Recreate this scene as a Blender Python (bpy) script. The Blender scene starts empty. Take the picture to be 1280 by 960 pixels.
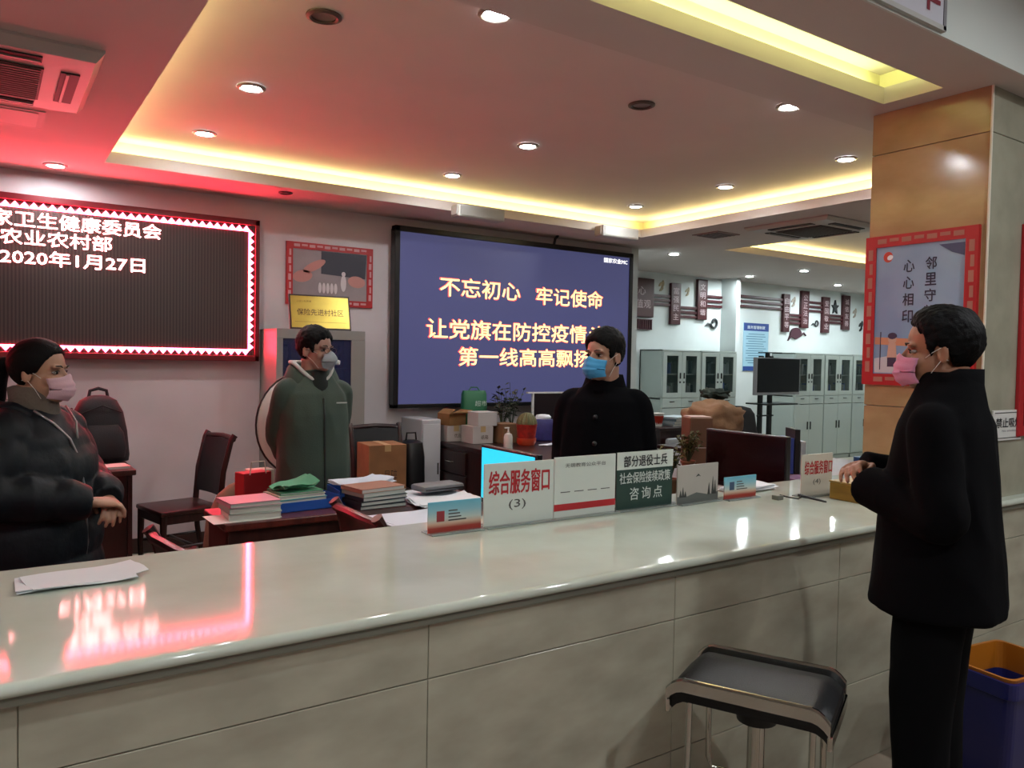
import bpy, bmesh, math, random
from mathutils import Vector, Matrix, noise
from math import sin, cos, pi, radians, sqrt, exp

sc = bpy.context.scene
C = sc.collection
random.seed(7)

# ------------------------------------------------------------------ camera, world, exposure
def make_camera():
    f, yaw, pitch, roll = 974.4, radians(34.12), radians(1.861), radians(1.064)
    fw = Vector((sin(yaw)*cos(pitch), cos(yaw)*cos(pitch), -sin(pitch)))
    r = Vector((cos(yaw), -sin(yaw), 0)); u = r.cross(fw)
    r2 = r*cos(roll) + u*sin(roll); u2 = -r*sin(roll) + u*cos(roll)
    cam = bpy.data.cameras.new('camera'); o = bpy.data.objects.new('camera', cam); C.objects.link(o)
    m = Matrix((r2, u2, -fw)).transposed().to_4x4(); m.translation = Vector((0, 0, 1.52))
    o.matrix_world = m
    cam.sensor_width = 36; cam.lens = f/1280*36; cam.clip_start = .05; cam.clip_end = 60
    sc.camera = o
make_camera()
w = bpy.data.worlds.new('world'); sc.world = w; w.use_nodes = True
w.node_tree.nodes['Background'].inputs[0].default_value = (.55, .62, .7, 1)
w.node_tree.nodes['Background'].inputs[1].default_value = .05
vs = sc.view_settings
vs.view_transform = 'Standard'; vs.look = 'None'; vs.gamma = 1; vs.use_curve_mapping = False
vs.exposure = -0.22
LAMP_OFFICE, LAMP_FAR, LAMP_ADDED_LOBBY, COVE, LEDRED = 470, 1250, 1200, 32, 125

# ------------------------------------------------------------------ materials
def lin(h):
    if isinstance(h, str):
        h = [int(h[i:i+2], 16)/255 for i in (0, 2, 4)]
        return tuple(c/12.92 if c <= .04045 else ((c+.055)/1.055)**2.4 for c in h) + (1,)
    return tuple(h) + (1,)
MC = {}
TMP = bpy.data.scenes.new('tmp')
def ev_mesh(o):
    TMP.collection.objects.link(o); vl = TMP.view_layers[0]; vl.update()
    me = bpy.data.meshes.new_from_object(o.evaluated_get(vl.depsgraph)); bpy.data.objects.remove(o); return me
def mat(name, col, rough=.6, metal=0, spec=None, emit=None, es=0, var=0, scale=8, bump=0, bscale=60, alpha=1, trans=0, stretch=None, col2=None, detail=4):
    if name in MC: return MC[name]
    m = bpy.data.materials.new(name); m.use_nodes = True; nt = m.node_tree; b = nt.nodes['Principled BSDF']
    b.inputs['Base Color'].default_value = lin(col); b.inputs['Roughness'].default_value = rough
    b.inputs['Metallic'].default_value = metal
    if emit is not None:
        b.inputs['Emission Color'].default_value = lin(emit); b.inputs['Emission Strength'].default_value = es
    if spec is not None: b.inputs['Specular IOR Level'].default_value = spec
    if trans: b.inputs['Transmission Weight'].default_value = trans
    if alpha < 1: b.inputs['Alpha'].default_value = alpha
    if var or bump:
        tc = nt.nodes.new('ShaderNodeTexCoord'); mp = nt.nodes.new('ShaderNodeMapping')
        nt.links.new(tc.outputs['Object'], mp.inputs[0])
        if stretch: mp.inputs['Scale'].default_value = stretch
    if var:
        n = nt.nodes.new('ShaderNodeTexNoise'); n.inputs['Scale'].default_value = scale; n.inputs['Detail'].default_value = detail
        nt.links.new(mp.outputs[0], n.inputs['Vector'])
        cr = nt.nodes.new('ShaderNodeValToRGB'); c = lin(col)
        c2 = lin(col2) if col2 else tuple(x*(1-var) for x in c[:3]) + (1,)
        cr.color_ramp.elements[0].color = c2; cr.color_ramp.elements[1].color = c if col2 else tuple(min(1, x*(1+var*.5)) for x in c[:3]) + (1,)
        cr.color_ramp.elements[0].position = .35; cr.color_ramp.elements[1].position = .65
        nt.links.new(n.outputs['Fac'], cr.inputs[0]); nt.links.new(cr.outputs[0], b.inputs['Base Color'])
    if bump:
        n2 = nt.nodes.new('ShaderNodeTexNoise'); n2.inputs['Scale'].default_value = bscale; n2.inputs['Detail'].default_value = 3
        nt.links.new(mp.outputs[0], n2.inputs['Vector'])
        bp = nt.nodes.new('ShaderNodeBump'); bp.inputs['Strength'].default_value = bump; bp.inputs['Distance'].default_value = .01
        nt.links.new(n2.outputs['Fac'], bp.inputs['Height']); nt.links.new(bp.outputs[0], b.inputs['Normal'])
    MC[name] = m
    return m

wall_m = mat('painted_wall', 'c4bec0', .75, var=.05, scale=3, bump=.03)
farwall_m = mat('far_painted_wall', 'ccd4d2', .7, var=.04, scale=3)
ceil_m = mat('ceiling_paint', 'bdb3ae', .8, var=.03, scale=2)
tray_m = mat('tray_ceiling_paint', 'c6bcb8', .8, var=.03, scale=2)
marble_f = mat('marble_front', 'aeab98', .15, var=.14, scale=3.5, stretch=(1, 1, 2.2), col2='979382', detail=7)
marble_c = mat('marble_column_tan', 'a88f6c', .14, var=.12, scale=5, stretch=(1, 1, 2), col2='99805e', detail=7)
marble_g = mat('marble_column_grey', '9a9886', .16, var=.12, scale=5, col2='8b8877', detail=7)
stone_top = mat('counter_stone', 'c3cbbf', .07, var=.06, scale=4, col2='b8beb0', detail=8)
grout = mat('grout', '938f7f', .7)
floor_m = mat('floor_tile_glaze', '9a8c7c', .18, var=.1, scale=3, col2='857767')
wood_d = mat('dark_wood', '2c1210', .32, var=.4, scale=6, stretch=(1, 6, 1), col2='1c0b0a')
wood_r = mat('red_brown_wood', '43211a', .34, var=.35, scale=5, stretch=(6, 1, 1), col2='2c1410')
wood_top = mat('red_wood_top', '5e271e', .3, var=.3, scale=5, stretch=(6, 1, 1), col2='461a14')
black_p = mat('black_plastic', '0c0c0e', .35)
black_m = mat('black_metal', '101012', .4, metal=.3)
chrome = mat('chrome', 'b9b9b4', .09, metal=1)
leather = mat('black_leatherette', '0b0c0f', .42, spec=.3, bump=.12, bscale=220)
white_p = mat('white_plastic', 'c9c9c4', .4)
white_pap = mat('white_paper', 'd5dade', .8)
grey_steel = mat('grey_steel_enamel', '98a19a', .4, var=.03, scale=3)
grey_steel_d = mat('grey_steel_side', '7d8078', .45)
glass_dk = mat('dark_cabinet_glass', '1d2a26', .06)
red_frame = mat('red_lacquer', 'a3161c', .45)
maroon = mat('maroon_board', '3c0d14', .4)
cardboard = mat('cardboard', '8a6238', .85, var=.12, scale=9)
skin = {}
def P(*a): return Vector(a)

# ------------------------------------------------------------------ object helpers
def link(name, me, m=None, parent=None, loc=None, smooth=False):
    if m is not None:
        me.materials.clear(); me.materials.append(m)
    o = bpy.data.objects.new(name, me); C.objects.link(o)
    if parent is not None: o.parent = parent
    if loc is not None: o.location = loc
    if smooth: me.polygons.foreach_set('use_smooth', [True]*len(me.polygons))
    return o
def tag(o, label=None, cat=None, group=None, kind=None):
    if label: o['label'] = label
    if cat: o['category'] = cat
    if group: o['group'] = group
    if kind: o['kind'] = kind
    return o
def thing(name, label, cat, loc=(0, 0, 0), rz=0, group=None):
    o = bpy.data.objects.new(name, None); C.objects.link(o); o.empty_display_size = .1
    o.location = loc; o.rotation_euler = (0, 0, rz)
    return tag(o, label, cat, group)
def copy_tree(o, parent=None):
    c = o.copy(); C.objects.link(c); c.parent = parent
    for ch in o.children: copy_tree(ch, c)
    return c

class MB:
    def __init__(s): s.bm = bmesh.new()
    def box(s, x0, x1, y0, y1, z0, z1, bev=0, M=None, seg=2):
        g = bmesh.ops.create_cube(s.bm, size=1)['verts']
        T = Matrix.Translation(((x0+x1)/2, (y0+y1)/2, (z0+z1)/2)) @ Matrix.Diagonal((abs(x1-x0), abs(y1-y0), abs(z1-z0), 1))
        bmesh.ops.transform(s.bm, matrix=T, verts=g)
        if bev:
            es = list({e for v in g for e in v.link_edges})
            r = bmesh.ops.bevel(s.bm, geom=es, offset=bev, segments=seg, affect='EDGES', profile=.5)
            g = list({v for f in r['faces'] for v in f.verts} | {v for v in g if v.is_valid})
        if M is not None: bmesh.ops.transform(s.bm, matrix=M, verts=g)
        return s
    def cyl(s, a, b, r, r2=None, seg=16, caps=True):
        a, b = Vector(a), Vector(b); d = b-a; L = d.length
        g = bmesh.ops.create_cone(s.bm, cap_ends=caps, segments=seg, radius1=r, radius2=r if r2 is None else r2, depth=L)['verts']
        M = Matrix.Translation((a+b)/2) @ d.to_track_quat('Z', 'Y').to_matrix().to_4x4()
        bmesh.ops.transform(s.bm, matrix=M, verts=g); return s
    def ell(s, c, r, M=None, u=24, v=16):
        g = bmesh.ops.create_uvsphere(s.bm, u_segments=u, v_segments=v, radius=1)['verts']
        T = Matrix.Translation(c) @ (M if M is not None else Matrix()) @ Matrix.Diagonal((r[0], r[1], r[2], 1))
        bmesh.ops.transform(s.bm, matrix=T, verts=g); return s
    def rings(s, rs, closed=False, caps=True):
        vs_ = [[s.bm.verts.new(p) for p in r] for r in rs]; n = len(vs_[0])
        rng = range(len(vs_) if closed else len(vs_)-1)
        for i in rng:
            a, b = vs_[i], vs_[(i+1) % len(vs_)]
            for j in range(n):
                s.bm.faces.new((a[j], a[(j+1) % n], b[(j+1) % n], b[j]))
        if caps and not closed:
            s.bm.faces.new(list(reversed(vs_[0]))); s.bm.faces.new(vs_[-1])
        return s
    def tube(s, pts, rad, seg=10, closed=False, flat=None):
        pts = [Vector(p) for p in pts]; n = len(pts)
        if not isinstance(rad, (list, tuple)): rad = [rad]*n
        rs = []; up = None
        for i, p in enumerate(pts):
            if closed: t = pts[(i+1) % n]-pts[i-1]
            else: t = pts[min(i+1, n-1)]-pts[max(i-1, 0)]
            t.normalize()
            if up is None:
                up = Vector((0, 0, 1)) if abs(t.z) < .9 else Vector((0, 1, 0))
            sd = t.cross(up).normalized(); up = sd.cross(t).normalized()
            k = flat if flat else 1
            rs.append([p + (sd*cos(a) + up*sin(a)*k)*rad[i] for a in [2*pi*j/seg for j in range(seg)]])
        return s.rings(rs, closed)
    def loft(s, rs, seg=36, pw=2.0):   # rs: (cx, cy, z, rx, ry)
        out = []
        for cx, cy, z, rx, ry in rs:
            ring = []
            for j in range(seg):
                a = 2*pi*j/seg; ca, sa = cos(a), sin(a)
                ring.append(Vector((cx+rx*abs(ca)**(2/pw)*(1 if ca > 0 else -1), cy+ry*abs(sa)**(2/pw)*(1 if sa > 0 else -1), z)))
            out.append(ring)
        return s.rings(out)
    def prism(s, pts, O, R, U, t, front=True):      # polygon in R,U plane extruded by t along R x U
        O, R, U = Vector(O), Vector(R), Vector(U); N = R.cross(U)
        a = [s.bm.verts.new(O+R*x+U*y) for x, y in pts]; b = [s.bm.verts.new(O+R*x+U*y+N*t) for x, y in pts]
        n = len(pts)
        s.bm.faces.new(list(reversed(a))); s.bm.faces.new(b)
        for i in range(n): s.bm.faces.new((a[i], a[(i+1) % n], b[(i+1) % n], b[i]))
        return s
    def lathe(s, prof, c=(0, 0, 0), seg=24):
        out = [[Vector((c[0]+max(r, 1e-4)*cos(2*pi*j/seg), c[1]+max(r, 1e-4)*sin(2*pi*j/seg), c[2]+z)) for j in range(seg)] for r, z in prof]
        return s.rings(out)
    def mesh(s, name='m'):
        bmesh.ops.recalc_face_normals(s.bm, faces=s.bm.faces)
        me = bpy.data.meshes.new(name); s.bm.to_mesh(me); s.bm.free(); return me
    def build(s, name, m, parent=None, loc=None, smooth=False):
        me = s.mesh(name)
        o = link(name, me, m, parent, loc)
        if smooth:
            me.polygons.foreach_set('use_smooth', [True]*len(me.polygons))
            try: me.set_sharp_from_angle(angle=radians(40))
            except Exception: pass
        return o
def bx(name, m, x0, x1, y0, y1, z0, z1, parent=None, bev=0, M=None):
    return MB().box(x0, x1, y0, y1, z0, z1, bev, M).build(name, m, parent)
def struct(o): return tag(o, kind='structure')

TX = {}
def text(name, s, O, R, U, w, h, m, parent, bold=.0, depth=.001, spacing=1.0, lift=.0012, keep=False):
    """lettering filling a w x h rectangle whose lower left corner is O"""
    key = (s, bold, spacing)
    if key not in TX:
        cu = bpy.data.curves.new('t', 'FONT'); cu.body = s; cu.size = 1; cu.resolution_u = 2
        cu.offset = 0; cu.space_character = spacing
        me = ev_mesh(bpy.data.objects.new('t', cu))
        TX[key] = me
    me = TX[key].copy()
    vs_ = me.vertices
    x0 = min(v.co.x for v in vs_); x1 = max(v.co.x for v in vs_); y0 = min(v.co.y for v in vs_); y1 = max(v.co.y for v in vs_)
    sx, sy = w/(x1-x0), h/(y1-y0)
    if keep: sx = sy = min(sx, sy)
    O, R, U = Vector(O), Vector(R).normalized(), Vector(U).normalized(); N = R.cross(U)
    for v in vs_:
        v.co = O + R*((v.co.x-x0)*sx) + U*((v.co.y-y0)*sy) + N*lift
    if bold:
        bm = bmesh.new(); q = bold*h*.55
        for k_, (dx, dy) in enumerate(((-q, 0), (q, 0), (0, -q), (0, q))):
            c = me.copy(); c.transform(Matrix.Translation(R*dx+U*dy+N*.00025*k_)); bm.from_mesh(c); bpy.data.meshes.remove(c)
        bm.to_mesh(me); bm.free()
    return link(name, me, m, parent)

# ------------------------------------------------------------------ room shell
CZ, ZC, ZU = .92, 2.764, 2.95
XR, XL = 1, -1
sb = MB().box(-3, 13, -3, 8.1, -.1, -.006); fl = struct(sb.build('floor', grout))
tile_me = MB().box(-.397, .397, -.397, .397, -.006, 0, .002, seg=1).mesh('tile'); tile_me.materials.append(floor_m)
for i in range(16):
    for j in range(12):
        x, y = -1.4+.8*i, -.6+.8*j
        if y > 6.3 and x < 5.5: continue
        if y > 7.9 or x > 11: continue
        o = bpy.data.objects.new('tile', tile_me); C.objects.link(o); o.parent = fl; o.location = (x, y, 0)
struct(bx('wall_back', wall_m, -3, 5.92, 6.43, 6.6, 0, ZU))
struct(bx('wall_recess', farwall_m, 5.92, 6.02, 6.43, 7.95, 0, ZU))
struct(bx('wall_far', farwall_m, 6.02, 13, 7.95, 8.1, 0, ZU))
struct(bx('wall_pilaster', farwall_m, 9.14, 9.22, 7.66, 7.95, 0, ZC))
struct(bx('wall_left', wall_m, -3.1, -3, -3, 8.1, 0, 3.3))
struct(bx('wall_right', farwall_m, 13, 13.1, -3, 8.1, 0, 3.3))
struct(bx('wall_front', wall_m, -3, 13, -3.1, -3, 0, 3.3))
struct(bx('baseboard_back', mat('baseboard_tile', '3a2c28', .3), -3, 5.92, 6.41, 6.43, 0, .11))
struct(bx('baseboard_far', MC['baseboard_tile'], 6.02, 13, 7.93, 7.95, 0, .11))

def plate(holes, x0, x1, y0, y1, z0, z1):
    xs = sorted({x0, x1} | {h[0] for h in holes} | {h[1] for h in holes})
    ys = sorted({y0, y1} | {h[2] for h in holes} | {h[3] for h in holes})
    m = MB()
    bm = m.bm
    solid = {}
    for i in range(len(xs)-1):
        for j in range(len(ys)-1):
            cx, cy = (xs[i]+xs[i+1])/2, (ys[j]+ys[j+1])/2
            solid[i, j] = not any(h[0] < cx < h[1] and h[2] < cy < h[3] for h in holes)
    def quad(*p): bm.faces.new([bm.verts.new(q) for q in p])
    for (i, j), s in solid.items():
        if not s: continue
        a, b, c, d = xs[i], xs[i+1], ys[j], ys[j+1]
        quad((a, c, z0), (a, d, z0), (b, d, z0), (b, c, z0)); quad((a, c, z1), (b, c, z1), (b, d, z1), (a, d, z1))
        for di, dj, p in ((-1, 0, ((a, c), (a, d))), (1, 0, ((b, d), (b, c))), (0, -1, ((b, c), (a, c))), (0, 1, ((a, d), (b, d)))):
            if not solid.get((i+di, j+dj), False):
                (px, py), (qx, qy) = p
                quad((px, py, z0), (px, py, z1), (qx, qy, z1), (qx, qy, z0))
    bmesh.ops.remove_doubles(bm, verts=bm.verts, dist=1e-5)
    return m
T1 = (.66, 5.48, 2.41, 5.81); T2 = (6.78, 12.2, 3.3, 5.87); ST = (-2.2, 3.55, 1.85, 2.13)
ce = struct(plate([T1, T2, ST], -3, 13, 1.58, 7.95, ZC, ZC+.078).build('ceiling', ceil_m))
bx('tray_ceiling', tray_m, -3, 13, 1.58, 8.1, ZU, ZU+.06, ce)
bx('lobby_ceiling', ceil_m, -3, 13, -3, 1.58, 3.2, 3.26, ce)
bx('beam_face', mat('beam_paint', 'bfc4bf', .7), -3, 13, 1.57, 1.6, ZC, 3.26, ce)
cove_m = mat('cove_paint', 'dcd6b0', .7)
glow = mat('cove_light_strip', 'ffffff', .5, emit=(1, .84, .36), es=COVE)
glow2 = mat('strip_recess_light', 'ffffff', .5, emit=(.86, .95, .42), es=COVE*.62)
def cove(h, s, sides, gm, s2=.03):
    x0, x1, y0, y1 = h; z0, z1 = ZC+.078, ZU
    m = MB()
    m.box(x0-s-.02, x0-s, y0-s, y1+s, z0, z1).box(x1+s, x1+s+.02, y0-s, y1+s, z0, z1)
    m.box(x0-s, x1+s, y0-s-.02, y0-s, z0, z1).box(x0-s, x1+s, y1+s, y1+s+.02, z0, z1)
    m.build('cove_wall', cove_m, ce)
    for sd in sides:
        e = s*.55; m = MB(); zz = z0+.004
        if sd == 'N': m.box(x0, x1, y1+e-.012, y1+e+.012, zz, zz+.014)
        if sd == 'S': m.box(x0, x1, y0-e-.012, y0-e+.012, zz, zz+.014)
        if sd == 'E': m.box(x1+e-.012, x1+e+.012, y0, y1, zz, zz+.014)
        if sd == 'W': m.box(x0-e-.012, x0-e+.012, y0, y1, zz, zz+.014)
        m.build('light_strip', gm, ce)
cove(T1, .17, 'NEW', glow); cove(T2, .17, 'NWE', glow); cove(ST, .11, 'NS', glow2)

# column with its tiles
co = struct(bx('wall_column', grout, 3.688, 4.5, 1.708, 2.25, CZ, ZC))
for z0, z1 in ((CZ, 1.318), (1.322, 2.56), (2.564, ZC)):
    MB().box(3.68, 3.688, 1.702, 2.258, z0, z1, .001, seg=1).build('tile', marble_c, co)
    MB().box(3.682, 4.15, 1.70, 1.708, z0, z1, .001, seg=1).build('tile', marble_g, co)
    MB().box(4.153, 4.5, 1.70, 1.708, z0, z1, .001, seg=1).build('tile', marble_g, co)
MB().box(3.674, 3.684, 1.694, 1.704, CZ, ZC, .003).build('corner_trim', mat('corner_trim_stone', 'cfc9b8', .3), co)

# ------------------------------------------------------------------ downlights
lamp_mats = {}
def downlight(x, y, z, power=0, r=.05, cold=0):
    where = 'in the tray ceiling' if z > 2.9 else 'in the lower ceiling'
    t = thing('downlight', DL_LABEL.pop(0) if DL_LABEL else 'recessed round ceiling downlight', 'downlight', (x, y, z), 0, 'recessed ceiling downlights')
    MB().lathe([(r*1.0, 0), (r*1.5, 0), (r*1.5, -.006), (r*1.25, -.014), (r*1.0, -.010)]).rings([], caps=False) if False else None
    m = MB()
    prof = [(r*1.02, -.002), (r*1.5, -.002), (r*1.5, -.008), (r*1.2, -.014), (r*1.02, -.01)]
    rs = [[Vector((a*cos(2*pi*j/24), a*sin(2*pi*j/24), b)) for j in range(24)] for a, b in prof]
    m.rings(rs, closed=True).build('trim_ring', mat('downlight_ring', '8a8078', .35, metal=.4) if power else mat('downlight_ring_dark', '4a3a34', .5), t, smooth=True)
    if power:
        k = (power, cold)
        if k not in lamp_mats:
            lamp_mats[k] = mat('lamp_lens_%g_%g' % k, 'ffffff', .3, emit=(.86, .96, 1) if cold else (.94, .98, 1), es=power)
        MB().cyl((0, 0, -.002), (0, 0, -.009), r, r*.9, 24).build('lens', lamp_mats[k], t)
    else:
        MB().cyl((0, 0, -.001), (0, 0, -.004), r, r, 24).build('lens', mat('unlit_lens', '6f5f58', .3), t)
    return t
DL = [(1.19, 5.37, ZU, 1, 'lit downlight at the back left of the red-tinted ceiling tray'),
      (3.04, 5.37, ZU, 1, 'lit downlight above the left white wall speaker in the ceiling tray'),
      (4.98, 5.37, ZU, 1, 'lit downlight above the right white wall speaker in the ceiling tray'),
      (1.19, 4.30, ZU, 1, 'lit downlight in the middle row, nearest the left edge of the tray'),
      (3.02, 4.32, ZU, 1, 'lit downlight at the centre of the ceiling tray'),
      (4.98, 4.32, ZU, 1, 'lit downlight in the middle row near the right cove of the tray'),
      (1.19, 3.22, ZU, 0, 'unlit downlight at the near left of the ceiling tray'),
      (3.04, 3.25, ZU, 0, 'unlit downlight in the near row of the tray, front of the centre lamp'),
      (4.95, 3.23, ZU, 1, 'lit downlight in the near right of the tray beside the marble column'),
      (1.76, 2.77, ZU, 1, 'lit downlight at the near edge of the tray, at top of the photo'),
      (3.70, 2.77, ZU, 1, 'lit downlight at the near edge of the tray beside the glowing strip end'),
      (.40, 6.10, ZC, 1, 'lit downlight in the low red-tinted ceiling above the red led board'),
      (1.92, 5.98, ZC, 0, 'small unlit downlight in the low ceiling above the red bordered poster'),
      (6.58, 6.44, ZC, 2, 'lit downlight in the far low ceiling just right of the big screen'),
      (9.06, 7.37, ZC, 2, 'lit downlight in front of the far wall pilaster'),
      (9.02, 6.45, ZC, 2, 'brightest lit downlight of the far low ceiling, behind the second tray'),
      (11.01, 7.26, ZC, 2, 'lit downlight above the far wall value boards on the right')]
for x, y, z, p, lb in DL:
    DL_LABEL = [lb]
    downlight(x, y, z, LAMP_OFFICE if p == 1 else LAMP_FAR if p == 2 else 0, .05 if not (x, y) == (1.92, 5.98) else .035, p == 2)
for x, y, z, lb in ((8.2, 4.6, ZU, 'added unseen downlight in the second ceiling tray, left'), (10.6, 4.6, ZU, 'added unseen downlight in the second ceiling tray, right'), (12.0, 6.9, ZC, 'added unseen downlight at the far right corner behind the column')):  # extra lamps hidden by the column, added to brighten the far area
    DL_LABEL = [lb]; downlight(x, y, z, LAMP_FAR, .05, 1)
for x, y, lb in ((-1.2, .6, 'added unseen lobby downlight left of the camera'), (1.0, -.9, 'added unseen lobby downlight behind the camera'), (3.2, .2, 'added unseen lobby downlight right of the camera'), (5.2, -.6, 'added unseen lobby downlight at the far right of the lobby')):  # unseen lobby lamps, added to light the counter front
    DL_LABEL = [lb]; downlight(x, y, 3.2, LAMP_ADDED_LOBBY, .06, 0)

# ------------------------------------------------------------------ counter
cb = thing('service_counter', 'long counter body faced in grey-beige polished marble tiles', 'counter')
bx('core', grout, -2.5, 3.69, 1.678, 2.46, 0, CZ-.028, cb)
bx('core', grout, 3.69, 6.0, 1.678, 2.46, 0, CZ-.028, cb)
for r_, (z0, z1) in enumerate(((.0, .319), (.3205, .729), (.7305, CZ-.03))):
    for i in range(10):
        x0 = -2.5+.85*i; x1 = min(x0+.8485, 6)
        if x0 < 6: MB().box(x0, x1, 1.67, 1.678, z0+.001, z1, .0015, seg=1).build('tile', marble_f, cb)
ct = MB()
prof = []
for k in range(9):
    a = -pi/2 + pi*k/8; prof.append((-cos(a)*.014, sin(a)*.014+CZ-.014))
rs = []
for x in (-2.5, 6.0):
    ring = [Vector((x, 1.65+py, pz)) for py, pz in prof]
    ring += [Vector((x, 1.652, CZ)), Vector((x, 1.655, CZ)), Vector((x, 2.497, CZ)), Vector((x, 2.50, CZ)), Vector((x, 2.50, CZ-.028)), Vector((x, 1.66, CZ-.028))]
    rs.append(ring)
ct.rings(rs)
top = tag(ct.build('counter_top', stone_top, None, smooth=True), 'pale polished stone counter top running across the hall', 'worktop')
bx('under_moulding', mat('moulding_stone', '7a7c70', .25), -2.5, 6, 1.654, 1.668, CZ-.05, CZ-.03, cb, .004)

# ------------------------------------------------------------------ LED board on back wall
led = thing('led_board', 'large red-lit led message board with zigzag glowing border on the back wall', 'led sign', (0, 0, 0))
X0, X1, Z0, Z1, YF = -2.0, 1.83, 1.46, 2.585, 6.33
fr = MB()
fr.box(X0, X1, YF, 6.43, Z1-.045, Z1, .004).box(X0, X1, YF, 6.43, Z0, Z0+.045, .004).box(X0, X0+.035, YF, 6.43, Z0, Z1, .004).box(X1-.035, X1, YF, 6.43, Z0, Z1, .004)
fr.build('frame', mat('led_frame_red', '5e0612', .4), led)
pm = bpy.data.materials.new('led_panel'); pm.use_nodes = True; nt = pm.node_tree; b = nt.nodes['Principled BSDF']
tc = nt.nodes.new('ShaderNodeTexCoord'); wv = nt.nodes.new('ShaderNodeTexWave'); wv.inputs['Scale'].default_value = 14; wv.bands_direction = 'X'
nt.links.new(tc.outputs['Object'], wv.inputs[0]); cr = nt.nodes.new('ShaderNodeValToRGB')
cr.color_ramp.elements[0].color = lin('1f1a18'); cr.color_ramp.elements[1].color = lin('3d3632')
nt.links.new(wv.outputs[0], cr.inputs[0]); nt.links.new(cr.outputs[0], b.inputs['Base Color']); b.inputs['Roughness'].default_value = .6
bx('display_panel', pm, X0+.03, X1-.03, YF+.02, 6.40, Z0+.04, Z1-.04, led)
em_red = mat('led_red_light', 'ff3030', .5, emit=(1, .03, .065), es=LEDRED)
em_txt = mat('led_text_light', 'ff3030', .5, emit=(1, .32, .32), es=LEDRED*.2)
zz = MB(); a0, a1, b0, b1 = X0+.10, X1-.075, Z0+.085, Z1-.085; th = .008; yl = YF+.016
zz.box(a0, a1, yl, yl+.004, b0, b0+th).box(a0, a1, yl, yl+.004, b1-th, b1).box(a0, a0+th, yl, yl+.004, b0, b1).box(a1-th, a1, yl, yl+.004, b0, b1)
n = 66; st = (a1-a0)/n
for i in range(n):
    x = a0+st*i
    zz.prism([(0, 0), (st, 0), (st/2, .034)], (x, yl+.004, b1), (1, 0, 0), (0, 0, 1), .003)
    zz.prism([(0, 0), (st/2, -.034), (st, 0)], (x, yl+.004, b0), (1, 0, 0), (0, 0, 1), .003)
n = 17; st = (b1-b0)/n
for i in range(n):
    z = b0+st*i
    zz.prism([(0, 0), (.032, st/2), (0, st)], (a1, yl+.004, z), (1, 0, 0), (0, 0, 1), .003)
    zz.prism([(0, 0), (0, st), (-.032, st/2)], (a0, yl+.004, z), (1, 0, 0), (0, 0, 1), .003)
tag(zz.build('glowing_zigzag_border', em_red, led), 'glowing red-white triangle border')
Rx, Uz = (1, 0, 0), (0, 0, 1)
text('lettering', '国家卫生健康委员会', (-.09, yl, 2.362), Rx, Uz, 1.19, .108, em_txt, led, .016)
text('lettering', '农业农村部', (.09, yl, 2.24), Rx, Uz, .68, .105, em_txt, led, .016)
text('lettering', '2020年1月27日', (.09, yl, 2.105), Rx, Uz, .9, .105, em_txt, led, .016)

# ------------------------------------------------------------------ big projection / led screen
scn = thing('display_screen', 'large blue display screen with yellow slogans in a black frame', 'screen')
x0, x1, z0, z1 = 3.0, 5.83, 1.06, 2.68; yf = 6.30
fr = MB(); bz = .05
fr.box(x0, x1, yf, 6.38, z1-bz, z1, .004).box(x0, x1, yf, 6.38, z0, z0+bz*.7, .004).box(x0, x0+bz, yf, 6.38, z0, z1, .004).box(x1-bz, x1, yf, 6.38, z0, z1, .004)
fr.build('frame', black_p, scn)
bx('backing', black_p, x0+.02, x1-.02, 6.35, 6.43, z0+.02, z1-.02, scn)
bx('screen_panel', mat('screen_blue', '20204a', .5, emit=(.066, .07, .165), es=1.0, var=.02), x0+bz-.01, x1-bz+.01, yf+.012, 6.35, z0+bz*.6, z1-bz+.01, scn)
em_y = mat('slogan_yellow', 'ffe9a0', .5, emit=(1, .82, .36), es=1.5); em_r = mat('slogan_red_edge', 'ff3030', .5, emit=(.9, .18, .22), es=.8)
yt = yf+.0105
for s, xa, xb, za, zb in (('不忘初心', 3.45, 4.36, 2.08, 2.265), ('牢记使命', 4.54, 5.42, 2.06, 2.245), ('让党旗在防控疫情斗争', 3.32, 5.68, 1.69, 1.88), ('第一线高高飘扬', 3.66, 5.26, 1.44, 1.625)):
    text('lettering', s, (xa, yt, za), Rx, Uz, xb-xa, zb-za, em_r, scn, .035, lift=.0005)
    text('lettering', s, (xa+.01, yt, za+.006), Rx, Uz, xb-xa-.02, zb-za-.012, em_y, scn, .018, lift=.0035)
text('lettering', '国家农业MC', (5.42, yt, 2.555), Rx, Uz, .33, .05, mat('logo_white', 'ffffff', .5, emit=(1, 1, 1), es=1.3), scn, .04)
tb = MB().tube([(4.75, 6.30, 2.68), (4.74, 6.27, 2.73), (4.78, 6.28, ZC)], .014)
tb.build('cable', black_p, scn)

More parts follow.
